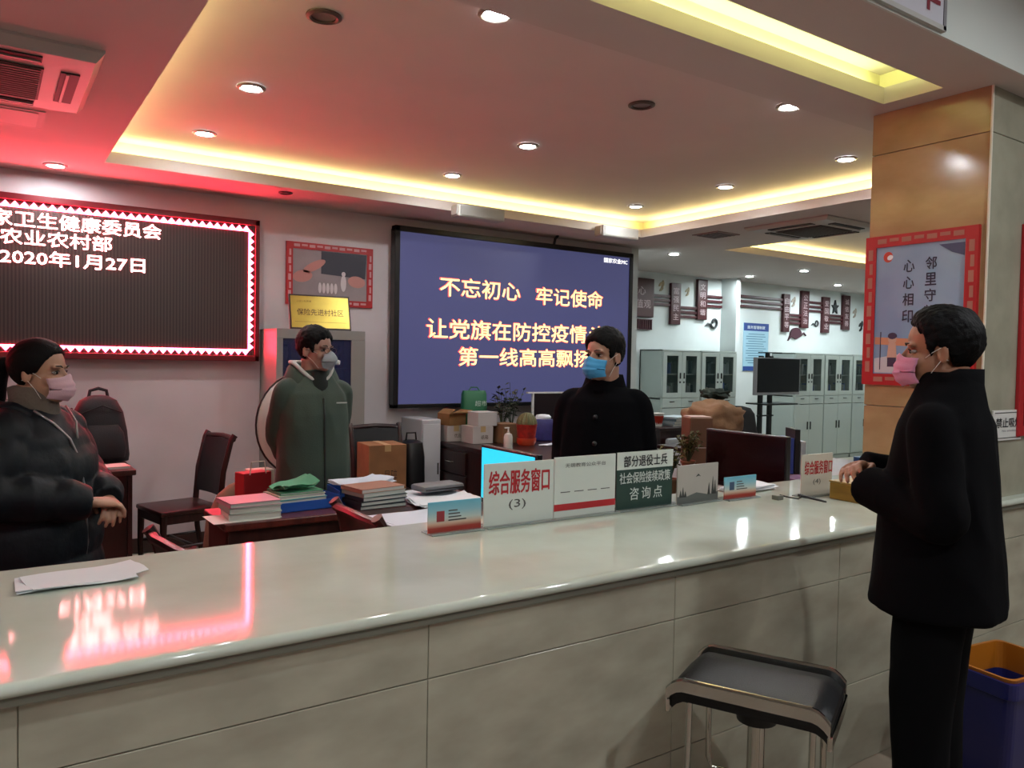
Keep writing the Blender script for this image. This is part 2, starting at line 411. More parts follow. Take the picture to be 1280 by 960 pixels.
# ------------------------------------------------------------------ fretwork framed posters on walls
def fret_frame(name, label, O, R, U, w, h, bw, board_m, cat='poster', depth=.02, light='c08f92', dens=.075, fm=None):
    O, R, U = Vector(O), Vector(R), Vector(U); N = R.cross(U)
    t = thing(name, label, cat)
    fm = fm or red_frame
    def rect(x0, x1, y0, y1): return [(x0, y0), (x1, y0), (x1, y1), (x0, y1)]
    m = MB()
    for r in (rect(0, w, 0, bw), rect(0, w, h-bw, h), rect(0, bw, bw, h-bw), rect(w-bw, w, bw, h-bw)): m.prism(r, O, R, U, depth)
    m.build('frame', fm, t)
    m = MB(); m.prism(rect(bw*.9, w-bw*.9, bw*.9, h-bw*.9), O, R, U, depth*.7); m.build('board', board_m, t)
    m = MB(); a, b = bw*.3, bw*.72
    nx = max(3, int(w/dens)); stp = (w-2*bw)/nx
    for i in range(nx):
        xx = bw+stp*i+stp*.12; xe = bw+stp*(i+1)-stp*.12
        k = .25 if i % 2 else 0
        for y in (0, h-bw):
            m.prism(rect(xx, xe, y+a+k*bw*.5, y+b), O+N*depth, R, U, .0015)
    ny = max(3, int(h/dens)); stp = (h-2*bw)/ny
    for i in range(ny):
        ya = bw+stp*i+stp*.12; ye = bw+stp*(i+1)-stp*.12
        k = .25 if i % 2 else 0
        for x in (0, w-bw):
            m.prism(rect(x+a+k*bw*.5, x+b, ya, ye), O+N*depth, R, U, .0015)
    tag(m.build('fretwork', mat('fret_'+light, light, .6), t), kind='stuff')
    return t, O+N*depth*.7, N
R_, U_ = Vector((1, 0, 0)), Vector((0, 0, 1))
t, O, N = fret_frame('wall_poster', 'red fretwork framed poster of hands and paper figures above the gold plaque', (2.07, 6.43, 1.94), R_, U_, .77, .52, .055, mat('photo_grey', '8b8285', .5, var=.15, scale=4))
def blob(cx, cy, rx, ry, n=18, a=0, k=2.0):
    return [(cx+cos(a)*rx*cos(q)-sin(a)*ry*sin(q), cy+sin(a)*rx*cos(q)+cos(a)*ry*sin(q)) for q in [2*pi*i/n for i in range(n)]]
def flat(name, shapes, O, m, par, t_=.001, R=R_, U=U_):
    b = MB()
    for s in shapes: b.prism(s, O, R, U, t_)
    return b.build(name, m, par)
flat('printed_backdrop', [[(.3, .27), (.7, .25), (.71, .46), (.3, .46)]], O, mat('print_dark', '2a2a38', .5), t)
for bl in (blob(.14, .24, .085, .05, a=.2), blob(.24, .33, .11, .035, a=.5), blob(.62, .22, .08, .05, a=-.1)): flat('printed_hand', [bl], O, mat('print_skin', 'b37d76', .5), t, .0016)
flat('printed_paper_family', [blob(.29+.035*i, .15, .014, .045) for i in range(5)]+[blob(.5, .2, .025, .07), blob(.5, .28, .018, .02)], O, mat('print_white', 'c9c2c4', .5), t, .0022)

# right column poster
t, O, N = fret_frame('column_poster', 'red fretwork framed blue neighbourhood poster on the tan column face', (3.68, 2.262, 1.425), (0, -1, 0), U_, .535, .73, .055, mat('poster_blue', '8fb0c8', .35, var=.1, scale=2, col2='7295b8'), depth=.022, light='a06a5c')
Ry = Vector((0, -1, 0)); ink = mat('ink_navy', '15243c', .5)
for k, ch in enumerate('邻里守望'): text('lettering', ch, O+Ry*.30+U_*(.55-.075*k), Ry, U_, .052, .058, ink, t, .03)
for k, ch in enumerate('心心相印'): text('lettering', ch, O+Ry*.195+U_*(.545-.08*k), Ry, U_, .052, .058, ink, t, .03)
flat('logo', [blob(.115, .625, .024, .026, 14), ], O, mat('logo_red', 'b8402c', .5), t, .001, Ry, U_)
flat('logo', [blob(.125, .622, .015, .012, 12, .5)], O, mat('logo_pale', 'dfe8ee', .5), t, .0018, Ry, U_)
flat('printed_hill', [[(.06, .06), (.475, .06), (.475, .14), (.3, .17), (.06, .13)]], O, mat('print_pale', 'b9bcc4', .5), t, .0012, Ry, U_)
flat('printed_orange_band', [[(.06, .2), (.23, .19), (.25, .225), (.06, .235)]], O, mat('print_orange', 'c08868', .5), t, .0014, Ry, U_)
flat('printed_child', [blob(.15, .225, .022, .024, 12), [(.125, .13), (.175, .13), (.168, .205), (.132, .205)]], O, mat('print_kid_top', 'b89c8c', .5), t, .002, Ry, U_)
for bl in (blob(.15, .24, .023, .016, 12), [(.128, .09), (.170, .09), (.172, .135), (.128, .135)]): flat('printed_child', [bl], O, mat('print_kid_dark', '2c2a44', .5), t, .0026, Ry, U_)
flat('printed_pole', [[(.088, .075), (.092, .075), (.092, .26), (.088, .26)]], O, mat('print_kid_dark', '2c2a44', .5), t, .002, Ry, U_)
flat('printed_roof', [[(.36, .66), (.475, .66), (.475, .60), (.42, .62)]], O, mat('print_slate', '3a4a6c', .5), t, .002, Ry, U_)

# poster and no smoking sign on front face of the column
t = thing('red_notice_board', 'red edged notice board at right edge of the grey column face', 'notice board')
bx('frame', red_frame, 4.0, 4.45, 1.68, 1.70, 1.20, 2.19, t, .004)
bx('sheet', mat('notice_sheet', '7c1a1c', .5), 4.045, 4.405, 1.677, 1.682, 1.25, 2.14, t)
t = thing('no_smoking_sign', 'small white no-smoking sign with black characters on the column', 'sign')
bx('plate', white_p, 3.78, 4.055, 1.69, 1.70, 1.185, 1.325, t, .002)
inkb = mat('ink_black', '101418', .5)
text('lettering', '禁止吸烟', (3.80, 1.69, 1.245), R_, U_, .24, .045, inkb, t, .03)
text('lettering', 'No smoking', (3.86, 1.69, 1.222), R_, U_, .15, .014, mat('ink_grey', '6a7078', .5), t)
bx('edge_line', inkb, 3.79, 4.045, 1.6885, 1.69, 1.312, 1.315, t); bx('edge_line', inkb, 3.79, 4.045, 1.6885, 1.69, 1.196, 1.199, t)
# banner on the beam
t = thing('beam_banner', 'pale banner with dark red characters hanging on the ceiling beam', 'banner')
bx('sheet', mat('banner_pale', 'b9b9c2', .6), 1.4, 2.98, 1.555, 1.57, 2.785, 3.14, t)
bx('edge', mat('banner_edge', '77767a', .6), 2.965, 2.985, 1.552, 1.572, 2.775, 3.15, t)
bx('edge', mat('banner_bottom_edge', 'a9a8a4', .6), 1.39, 2.985, 1.552, 1.572, 2.772, 2.79, t)
text('lettering', '安全保障', (1.88, 1.555, 2.822), R_, U_, 1.06, .22, mat('ink_crimson', '7a1226', .5), t, .008)

# ------------------------------------------------------------------ speakers, air conditioners, vents
for k, (xa, lb) in enumerate(((3.27, 'left white box speaker fixed to the tray edge above the screen'), (4.84, 'right white box speaker fixed to the tray edge above the screen'))):
    t = thing('ceiling_speaker', lb, 'speaker', (xa, 5.66, 2.70), 0, 'white box speakers at the tray edge')
    MB().box(0, .46, 0, .13, 0, .105, .012).build('housing', mat('speaker_shell', '9c9a96', .5), t)
    MB().box(-.012, 0, .02, .11, .015, .09, .003).build('end_cap', mat('speaker_cap', '8b8884', .5), t)
    MB().box(.02, .44, -.004, 0, .012, .09, .001).build('grille', mat('speaker_grille', '96948f', .6, bump=.5, bscale=400), t)
    MB().box(.1, .36, .13, .152, .04, .1).build('bracket', white_p, t)
def cassette(name, label, cx, cy, s=.84, drop=.035, zc=ZC):
    t = thing(name, label, 'air conditioner', (cx, cy, zc))
    h = s/2
    m = MB(); m.rings([[Vector((sx*k, sy*k, z)) for sx, sy in ((-1, -1), (1, -1), (1, 1), (-1, 1))] for k, z in ((h, 0), (h, -.012), (h*.93, -drop), (h*.56, -drop-.004))], caps=True)
    m.build('panel', mat('ac_panel', 'a9a29c', .45), t)
    gz = -drop-.006; g = h*.54
    bx('grille_plate', mat('ac_grille', '3c2f28', .6), -g, g, -g, g, gz-.006, gz, t)
    m = MB()
    for i in range(15):
        y = -g+.02+(2*g-.04)*i/14; m.box(-g+.01, g-.01, y-.004, y+.004, gz-.012, gz-.005)
    tag(m.build('grille_slats', mat('ac_slat', '584a40', .5), t), kind='stuff')
    for k in range(4):
        M = Matrix.Rotation(k*pi/2, 4, 'Z')
        MB().box(-g*.95, g*.95, h*.68, h*.84, gz-.002, gz+.012, M=M).build('outlet', mat('ac_outlet_dark', '120d0c', .6), t)
        MB().box(-g*.93, g*.93, h*.725, h*.75, gz-.008, gz+.004, M=M).build('louvre', mat('ac_louvre', '8d8078', .4), t)
    return t
cassette('ceiling_air_conditioner', 'four-way ceiling air conditioner beside the second ceiling tray', 6.22, 4.36, .86)
cassette('ceiling_air_conditioner', 'red-lit four-way ceiling air conditioner at the upper left of the photo', -.03, 4.12, .9, .05)
t = thing('ceiling_vent', 'small ceiling vent between the tray and the right air conditioner', 'vent', (5.9, 5.22, ZC))
bx('vent_frame', mat('vent_frame', '8a6a66', .6), -.16, .16, -.16, .16, -.008, 0, t)
for i in range(6): bx('slat', mat('vent_slat', '5a4340', .6), -.13, .13, -.125+.045*i, -.1+.045*i, -.014, -.008, t)
t = thing('access_panel', 'flat ceiling access panel beside the left air conditioner', 'panel', (.0, 4.93, ZC))
bx('panel_frame', mat('access_frame', 'aaa09c', .6), -.4, .27, -.14, .22, -.006, 0, t)
bx('hatch', mat('access_hatch', 'b9afaa', .6), -.36, .24, -.11, .19, -.010, -.006, t)

# ------------------------------------------------------------------ far wall value boards
def vboard(label, x0, x1, z0, z1, chars):
    t = thing('value_board', label, 'sign', (0, 0, 0), 0, 'dark red value boards on the far wall')
    bx('board', maroon, x0, x1, 7.90, 7.95, z0, z1, t, .005)
    cm = mat('char_pale', 'b9a6a8', .6); n = len(chars); hh = (z1-z0-.1)/n
    for k, ch in enumerate(chars):
        text('lettering', ch, ((x0+x1)/2-.055, 7.90, z1-.05-hh*(k+1)+.015), R_, U_, .11, hh-.03, cm, t, .01)
vboard('first dark red vertical board right of the large square board', 8.05, 8.24, 2.05, 2.635, '富强民主')
vboard('raised dark red vertical board just left of the pilaster', 8.59, 8.79, 2.14, 2.725, '文明和谐')
vboard('narrowest dark red vertical board, first one right of the pilaster', 10.56, 10.72, 2.03, 2.635, '自由平等')
vboard('raised dark red vertical board above the maroon fan-shaped ornament', 11.02, 11.22, 2.11, 2.715, '公正法治')
vboard('dark red vertical board left of the dark star ornament', 11.60, 11.79, 2.05, 2.65, '爱国敬业')
vboard('dark red vertical board right of the dark star ornament', 12.17, 12.37, 2.12, 2.71, '诚信友善')
t = thing('value_board', 'large square maroon board with white characters right of the screen', 'sign', (0, 0, 0), 0, 'dark red value boards on the far wall')
bx('board', maroon, 6.9, 7.71, 7.90, 7.95, 2.13, 2.66, t, .005)
cm = MC['char_pale']
text('lettering', '核心', (7.27, 7.90, 2.43), R_, U_, .28, .12, cm, t, .01)
text('lettering', '价值观', (7.23, 7.90, 2.25), R_, U_, .42, .12, cm, t, .01)
t = thing('wall_lattice', 'small maroon slatted panel under the large square board', 'wall decoration')
m = MB(); m.box(6.9, 7.69, 7.90, 7.94, 1.955, 1.965)
m.box(6.9, 7.69, 7.90, 7.94, 2.09, 2.10)
for i in range(20): m.box(6.91+.04*i, 6.93+.04*i, 7.905, 7.94, 1.96, 2.095)
tag(m.build('lattice', maroon, t), kind='stuff')
def rails(lb, x0, x1, za, zb):
    t = thing('wall_rail', lb, 'wall decoration', group='horizontal maroon rails on the far wall')
    for k in range(3):
        z = za+(zb-za)*k/2
        bx('rail', maroon, x0, x1, 7.915, 7.95, z-.019, z+.019, t, .003)
rails('triple maroon rail between the square board and the first vertical board', 7.71, 8.05, 2.32, 2.44)
rails('triple maroon rail between the two left vertical boards', 8.24, 8.59, 2.17, 2.30)
rails('triple maroon rail ending at the pilaster on its left', 8.79, 9.13, 2.35, 2.49)
rails('long triple maroon rail starting at the pilaster on its right', 9.23, 10.56, 2.39, 2.54)
rails('lower triple maroon rail above the fan-shaped ornament', 10.72, 11.02, 2.18, 2.31)
rails('upper triple maroon rail beside the small cloud ornament', 11.22, 11.60, 2.40, 2.54)
rails('lower triple maroon rail under the dark star', 11.79, 12.17, 2.23, 2.35)
def swirl(name, label, cx, cz, s, m):
    pts = [(cx-2.4*s, 7.93, cz-.6*s), (cx-1.6*s, 7.93, cz-.15*s), (cx-.7*s, 7.93, cz-.25*s)]
    for i in range(14):
        a = pi*1.15+i*.48; r = s*(1-.045*i); pts.append((cx+r*cos(a)*.9, 7.93, cz+.1*s+r*sin(a)))
    rad = [.004]+[.018*s/.09+.0*i for i in range(len(pts)-2)]+[.006]
    o = MB().tube(pts, rad, 8).build(name, m); return tag(o, label, 'wall decoration')
dk = mat('ornament_dark', '23262a', .5)
swirl('cloud_ornament', 'dark curled cloud ornament left of the pilaster on the far wall', 8.98, 2.10, .085, dk)
swirl('cloud_ornament', 'small dark curled cloud ornament under the upper rail, right part of far wall', 11.47, 2.20, .06, dk)
bm_ = MB()
pts = [(cos(pi*i/12)*.15, sin(pi*i/12)*.13) for i in range(13)]+[(-.2, -.09), (-.12, -.02), (0, -.06), (.1, -.02)]
bm_.prism([(x+10.93, z+1.98) for x, z in pts], (0, 7.95, 0), R_, U_, .03)
bm_.tube([(11.05, 7.93, 1.99), (11.13, 7.93, 2.03), (11.19, 7.93, 1.99)], .014, 8)
tag(bm_.build('fan_ornament', mat('ornament_maroon', '3f1a28', .5)), 'dark maroon fan-shaped ornament under the value boards', 'wall decoration')
pts = []
for i in range(10):
    a = pi/2+i*pi/5; r = .1 if i % 2 == 0 else .042; pts.append((11.98+r*cos(a), 2.49+r*1.25*sin(a)))
tag(MB().prism(pts, (0, 7.95, 0), R_, U_, .03).build('star_ornament', dk), 'dark five-pointed star ornament between two right value boards', 'wall decoration')
def leafs(label, cx, cz, s, m):
    b = MB()
    for a, dx, dz in ((.5, .3, .5), (-.4, -.3, .3), (.2, .1, -.2), (-.6, -.1, -.55)): b.prism(blob(cx+dx*s, cz+dz*s, .5*s, .22*s, 14, a+1.2), (0, 7.95, 0), R_, U_, .01)
    tag(b.build('figure_relief', m), label, 'wall decoration')
gold = mat('ornament_gold', '9c9270', .5); pale = mat('ornament_pale', 'a89e90', .5)
leafs('dull gold figure cut-out beside the large square board', 7.90, 2.58, .085, gold)
leafs('faint gold figure cut-out between the two left vertical boards', 8.42, 2.53, .07, gold)
leafs('faint beige leaf cut-out beside the narrow board', 10.87, 2.52, .09, pale)
leafs('faint beige leaf cut-out right of the last value board', 12.58, 2.42, .09, pale)
leafs('dark figure group cut-out at the far right end of the wall', 12.78, 2.2, .1, dk)
# blue rules poster
t = thing('rules_poster', 'tall light blue poster with dark blue header on the far wall beside the stand screen', 'poster')
bx('sheet', mat('poster_sky', '9cc4d6', .5), 9.66, 10.25, 7.94, 7.95, 1.40, 2.14, t)
bx('header', mat('poster_navy', '1d3f86', .5), 9.66, 10.25, 7.937, 7.94, 2.02, 2.14, t)
bx('footer', mat('poster_navy', '1d3f86', .5), 9.66, 10.25, 7.937, 7.94, 1.40, 1.47, t)
text('lettering', '服务管理制度', (9.74, 7.937, 2.05), R_, U_, .42, .05, mat('char_white', 'd9e6ee', .5), t, .01)
m = MB()
for i in range(13):
    z = 1.97-.037*i; m.box(9.72+(.05 if i % 3 == 0 else 0), 10.2-random.random()*.14, 7.9385, 7.94, z-.005, z+.004)
tag(m.build('printed_lines', mat('ink_teal', '3f6f86', .5), t), kind='stuff')

# ------------------------------------------------------------------ filing cabinets
def filing_cabinet(label, x0, y0, wd=.76, dp=.42, top=1.68, pz=(1.10, 1.60), seed=1, nd=2, group='grey glazed filing cabinets', rx=0):
    rnd = random.Random(seed)
    t = thing('filing_cabinet', label, 'cabinet', (x0, y0, 0), 0, group)
    g = .018
    m = MB(); m.box(0, g, 0, dp, 0, top).box(wd-g, wd, 0, dp, 0, top).box(0, wd, 0, dp, top-g, top).box(0, wd, 0, dp, 0, .06).box(0, wd, dp-g, dp, 0, top).box(0, wd, .02, dp, pz[0]-.09, pz[0]-.07)
    m.build('carcass', grey_steel, t)
    bx('shelf', grey_steel, g, wd-g, .03, dp-g, (pz[0]+pz[1])/2-.01, (pz[0]+pz[1])/2+.006, t)
    dw = (wd-.02)/nd
    for i in range(nd):
        a = .01+dw*i+.002; b = a+dw-.004
        fw_ = .07
        m = MB(); zt, zb = top-.025, pz[0]-.07
        m.box(a, b, -.018, 0, pz[1], zt, .002).box(a, b, -.018, 0, zb, pz[0], .002).box(a, a+fw_, -.018, 0, pz[0], pz[1]).box(b-fw_, b, -.018, 0, pz[0], pz[1])
        d = m.build('door', grey_steel, t)
        p = bx('pane', mat('cab_glass', '22302c', .05, alpha=.35), a+fw_, b-fw_, -.011, -.007, pz[0], pz[1], d)
        hx = b-fw_/2 if i % 2 == 0 else a+fw_/2
        MB().box(hx-.008, hx+.008, -.032, -.018, (pz[0]+pz[1])/2-.06, (pz[0]+pz[1])/2+.02, .003).build('handle', black_m, d)
        bx('lock', black_m, hx-.01, hx+.01, -.024, -.018, (pz[0]+pz[1])/2-.12, (pz[0]+pz[1])/2-.095, d)
        # middle drawer and lower door
        dr = MB().box(a, b, -.016, 0, zb-.13, zb-.005, .002).build('drawer', grey_steel, t)
        bx('handle', black_m, (a+b)/2-.04, (a+b)/2+.04, -.026, -.016, zb-.055, zb-.045, dr)
        ld = MB().box(a, b, -.016, 0, .07, zb-.14, .002).build('door', grey_steel, t)
        bx('handle', black_m, hx-.008, hx+.008, -.028, -.016, .5, .62, ld)
        for lv, zb2 in ((0, pz[0]-.065), (1, (pz[0]+pz[1])/2+.006)):
            x = a+fw_
            while x < b-fw_-.02:
                wdt = rnd.uniform(.02, .05); hh = rnd.uniform(.14, .2)
                if rnd.random() < .75:
                    c = rnd.choice(['8f979a', '30509a', '7a8a80', 'a9adaa', '27303a', '4c5a5c'])
                    MB().box(x, x+wdt-.004, .06, .26, zb2, zb2+hh, .002, seg=1).build('binder', mat('binder_'+c, c, .6), t)
                x += wdt
    return t
filing_cabinet('left grey filing cabinet with glass doors beside the big screen', 7.49, 7.5, .74, .42, seed=2)
filing_cabinet('grey filing cabinet with glass doors in front of the pilaster', 8.24, 7.5, .74, .42, seed=3)
filing_cabinet('grey filing cabinet partly behind the black stand screen', 10.33, 7.5, .745, .42, seed=4, top=1.69)
filing_cabinet('grey filing cabinet in the middle of the right-hand row', 11.08, 7.5, .76, .42, seed=5, top=1.69)
filing_cabinet('grey filing cabinet half hidden by the tan column', 11.85, 7.5, .76, .42, seed=6, top=1.69)

# cabinet behind the man in green
t = thing('display_cabinet', 'grey steel cabinet with dark window behind the man in the green jacket', 'cabinet')
x0, x1, y0, y1, zt = 1.86, 2.59, 6.0, 6.41, 1.72
m = MB(); m.box(x0, x0+.02, y0, y1, 0, zt).box(x1-.02, x1, y0, y1, 0, zt).box(x0, x1, y0, y1, zt-.02, zt).box(x0, x1, y0, y1, 0, .05).box(x0, x1, y1-.02, y1, 0, zt)
m.box(x0, x1, y0, y1, .95, .97)
m.build('carcass', grey_steel_d, t)
gm = mat('cabinet_front_grey', '7f7d79', .45)
m = MB(); m.box(x0, x1, y0-.02, y0, 1.645, zt, .003).box(x0, x0+.05, y0-.02, y0, .97, 1.645).box(x1-.12, x1, y0-.02, y0, .97, 1.645).box(x0, x1, y0-.02, y0, .03, .97)
d = m.build('door', gm, t)
bx('pane', mat('blue_dark_pane', '232b52', .06, alpha=.6), x0+.05, x1-.12, y0-.012, y0-.008, .97, 1.645, d)
bx('divider', gm, (x0+x1)/2-.05, (x0+x1)/2-.03, y0-.016, y0, .97, 1.645, d)
for z in (1.15, 1.4): bx('shelf', grey_steel_d, x0+.02, x1-.02, y0+.03, y1-.02, z, z+.012, t)
for k, (xx, c, a) in enumerate(((1.96, '9aa0b0', .25), (2.02, '2c3a78', -.1), (2.3, '30407c', .3), (2.36, '8f98a8', .45), (2.42, '222a50', 0))):
    M = Matrix.Translation((xx, 6.12, 1.415)) @ Matrix.Rotation(a, 4, 'Y')
    MB().box(-.012, .012, 0, .18, 0, .19, .002, M=M).build('folder', mat('folder_'+c, c, .5), t)
# gold plaque leaning on top
M = Matrix.Translation((2.005, 6.10, 1.7245)) @ Matrix.Rotation(radians(-4), 4, 'Z') @ Matrix.Rotation(radians(-14), 4, 'X')
t = thing('gold_plaque', 'shining gold award plaque in dark frame leaning on top of the grey cabinet', 'plaque'); t.matrix_world = M
m = MB(); m.box(0, .5, 0, .02, 0, .29, .003); m.build('frame', mat('plaque_frame', '2a1a12', .4), t)
bx('face', mat('gold_foil', 'c4ad52', .3, metal=.75, var=.12, scale=5), .014, .486, -.004, 0, .014, .276, t)
pk = mat('plaque_ink', '4a3410', .5)
text('lettering', '保险先进村社区', (.06, -.004, .115), R_, U_, .38, .055, pk, t, .01)
text('lettering', '二○一九年度', (.06, -.004, .225), R_, U_, .12, .016, pk, t)
bx('border_line', pk, .04, .46, -.005, -.004, .06, .062, t)

# pedestal fan with a white cover
t = thing('pedestal_fan', 'white covered pedestal fan with dark rim behind the green-jacketed man', 'fan', (1.62, 4.68, 0))
MB().lathe([(0, 0), (.18, 0), (.18, .02), (.05, .05), (.0, .05)]).build('base', white_p, t, smooth=True)
MB().cyl((0, 0, .04), (0, 0, 1.05), .014).build('pole', chrome, t)
m = MB(); rs = []
for rr, y in ((.0005, -.075), (.1, -.07), (.19, -.055), (.26, -.025), (.28, 0), (.26, .03), (.1, .06), (.0005, .065)):
    rs.append([Vector((rr*cos(2*pi*j/40), y, 1.095+rr*1.12*sin(2*pi*j/40))) for j in range(40)])
m.rings(rs).build('cover', mat('fan_cover', 'cfcac4', .7), t, smooth=True)
MB().tube([(.283*cos(2*pi*j/40), 0, 1.095+.318*sin(2*pi*j/40)) for j in range(40)], .006, 8, closed=True).build('rim', mat('fan_rim', '2a1614', .5), t, smooth=True)

# ------------------------------------------------------------------ wooden chairs
def wooden_chair(label, loc, rz, wood=wood_d):
    # faces +Y local ; back at -Y
    t = thing('wooden_chair', label, 'chair', loc, rz, 'dark carved wooden office chairs')
    MB().box(-.22, .22, -.2, .23, .43, .465, .012).build('seat', wood, t, smooth=True)
    MB().box(-.2, .2, .19, .215, .37, .43, .004).build('apron', wood, t)
    MB().box(-.205, -.19, -.18, .2, .37, .43).build('apron', wood, t); MB().box(.19, .205, -.18, .2, .37, .43).build('apron', wood, t)
    for sx in (-1, 1):
        MB().tube([(sx*.19, .2, 0), (sx*.195, .205, .2), (sx*.19, .2, .44)], [.017, .02, .026], 8).build('leg', wood, t, smooth=True)
        MB().tube([(sx*.185, -.24, 0), (sx*.19, -.2, .25), (sx*.195, -.19, .46), (sx*.2, -.21, .7), (sx*.205, -.265, .93), (sx*.208, -.29, .965)], [.018, .02, .022, .02, .019, .024], 8).build('leg', wood, t, smooth=True)
        MB().cyl((sx*.19, -.2, .2), (sx*.19, .2, .2), .011).build('stretcher', wood, t)
    MB().cyl((-.19, 0, .2), (.19, 0, .2), .011).build('stretcher', wood, t)
    rs = []
    for z, y in ((.53, -.195), (.65, -.205), (.8, -.235), (.9, -.262), (.93, -.27)):
        rs.append([Vector((x, y-.018*cos(x/.2*pi/2)+dy, z)) for x, dy in [(-.2+.4*i/8, .012) for i in range(9)]+[(.2-.4*i/8, -.012) for i in range(9)]])
    MB().rings(rs).build('backrest', leather if wood is wood_d else wood, t, smooth=True)
    MB().tube([(-.215, -.275, .935), (-.1, -.3, .945), (0, -.305, .95), (.1, -.3, .945), (.215, -.275, .935)], [.02, .019, .018, .019, .02], 8).build('top_rail', wood, t, smooth=True)
    return t
wooden_chair('dark wooden chair by the white back wall under the led board', (1.15, 5.83, 0), radians(90+12)).scale.z = .97
wooden_chair('dark wooden chair right of the green-jacketed man holding a cardboard box', (2.62, 5.62, 0), radians(180-6))
c = wooden_chair('wooden chair pushed to the paper-strewn desk, curved top rail just above the counter', (1.46, 2.79, 0), radians(-90), wood_r); c.scale.z = .97
c = wooden_chair('wooden chair behind the counter with a red gleam on its back', (.80, 2.86, 0), radians(-82), wood_d); c.scale.z = .92
# cardboard box on chair
def carton(label, loc, rz, w, d, h, m, name='cardboard_box', tape=True, text_s=None, flaps=False, group=None):
    t = thing(name, label, 'box', loc, rz, group)
    if flaps:
        b = MB(); k = .006
        b.box(-w/2, w/2, -d/2, -d/2+k, 0, h).box(-w/2, w/2, d/2-k, d/2, 0, h).box(-w/2, -w/2+k, -d/2, d/2, 0, h).box(w/2-k, w/2, -d/2, d/2, 0, h).box(-w/2, w/2, -d/2, d/2, 0, k)
        b.build('carton', m, t)
        for sx, ang in ((-1, 35), (1, -25)):
            M = Matrix.Translation((sx*w/2, 0, h)) @ Matrix.Rotation(radians(-sx*60 if sx < 0 else 70), 4, 'Y')
            MB().box(-.003, .003, -d/2, d/2, 0, w*.45, M=M).build('flap', m, t)
        M = Matrix.Translation((0, -d/2, h)) @ Matrix.Rotation(radians(75), 4, 'X'); MB().box(-w/2, w/2, -.003, .003, 0, d*.45, M=M).build('flap', m, t)
    else:
        MB().box(-w/2, w/2, -d/2, d/2, 0, h, .004).build('carton', m, t)
        if tape: bx('tape', mat('tape_tan', 'a58a60', .4), -.025, .025, -d/2-.001, d/2+.001, h-.05, h+.001, t)
    if text_s:
        text('lettering', text_s, (-w*.1, -d/2, h*.25), R_, U_, w*.35, h*.25, mat('carton_ink', '3a2414', .7), t)
    return t
carton('brown cardboard box sitting on the wooden chair', (2.555, 5.56, .467), radians(-6), .30, .3, .38, mat('cardboard_tan', '7c5836', .85, var=.12, scale=9), text_s='易碎')
t = thing('black_bag', 'black bag standing beside the boxed chair by the white cabinet', 'bag', (2.98, 5.9, 0), 0)
MB().loft([(0, 0, 0, .09, .13), (0, 0, .3, .1, .14), (0, 0, .68, .1, .12), (0, 0, .8, .09, .09), (0, 0, .82, .05, .05)], 24, 3).build('body', black_p, t, smooth=True)
MB().tube([(-.05, 0, .8), (-.04, 0, .88), (.04, 0, .88), (.05, 0, .8)], .008).build('strap', black_p, t)

# ------------------------------------------------------------------ desks
def desk(label, x0, x1, y0, y1, zt=.78, topm=wood_top, bodym=wood_r, drawers=None, overhang=.02, panels='LR'):
    t = thing('office_desk', label, 'desk', (0, 0, 0), 0)
    MB().box(x0, x1, y0, y1, zt-.035, zt, .006).build('desk_top', topm, t)
    o = overhang
    if 'L' in panels: bx('side_panel', bodym, x0+o, x0+o+.025, y0+o, y1-o, 0, zt-.035, t)
    else:
        for yy in (y0+o, y1-o-.04): bx('leg', bodym, x0+o, x0+o+.04, yy, yy+.04, 0, zt-.035, t)
    bx('side_panel', bodym, x1-o-.025, x1-o, y0+o, y1-o, 0, zt-.035, t)
    if 'L' in panels: bx('modesty_panel', bodym, x0+o, x1-o, y0+o+.02, y0+o+.04, .08, zt-.035, t)
    if drawers == 'X':
        for k in range(3):
            z = zt-.06-.2*k
            d = MB().box(x0+o-.016, x0+o, y1-o-.6, y1-o-.05, z-.185, z, .004).build('drawer', bodym, t)
            MB().tube([(x0+o-.016, y1-.42, z-.09), (x0+o-.035, y1-.41, z-.09), (x0+o-.035, y1-.32, z-.09), (x0+o-.016, y1-.31, z-.09)], .005, 8).build('handle', chrome, d)
    return t
desk('red-brown desk with books and blue trays behind the counter', .86, 2.2, 3.46, 3.86)
desk('wooden desk covered in loose white papers behind the counter', 1.42, 2.11, 2.98, 3.455, topm=wood_r, panels='R')
desk('tall dark wood desk with backpack beside the white wall', -.4, .79, 5.35, 6.2, bodym=wood_d, topm=wood_r)
desk('long dark desk with drawers carrying boxes and plants under the screen', 3.32, 4.75, 4.35, 6.2, bodym=wood_d, topm=wood_d, drawers='X')
desk('dark desk with cups and book stack at the far right of the screen', 6.2, 7.2, 6.2, 7.0, bodym=wood_d, topm=wood_d)
desk('staff desk with black monitor, papers and folders behind the counter right', 3.45, 5.6, 2.62, 4.3, bodym=wood_d, topm=wood_top)

# white cabinet beside the long desk
t = thing('white_pedestal_cabinet', 'pale grey narrow cabinet between the black bag and the long desk', 'cabinet', (3.12, 5.98, 0))
MB().box(0, .19, 0, .4, 0, .98, .01).build('body', mat('pale_enamel', 'a9aaae', .5), t)
bx('door', mat('pale_enamel_door', 'b2b3b6', .5), .01, .18, -.012, 0, .05, .94, t, .003)
bx('handle', chrome, .15, .16, -.022, -.012, .5, .6, t)

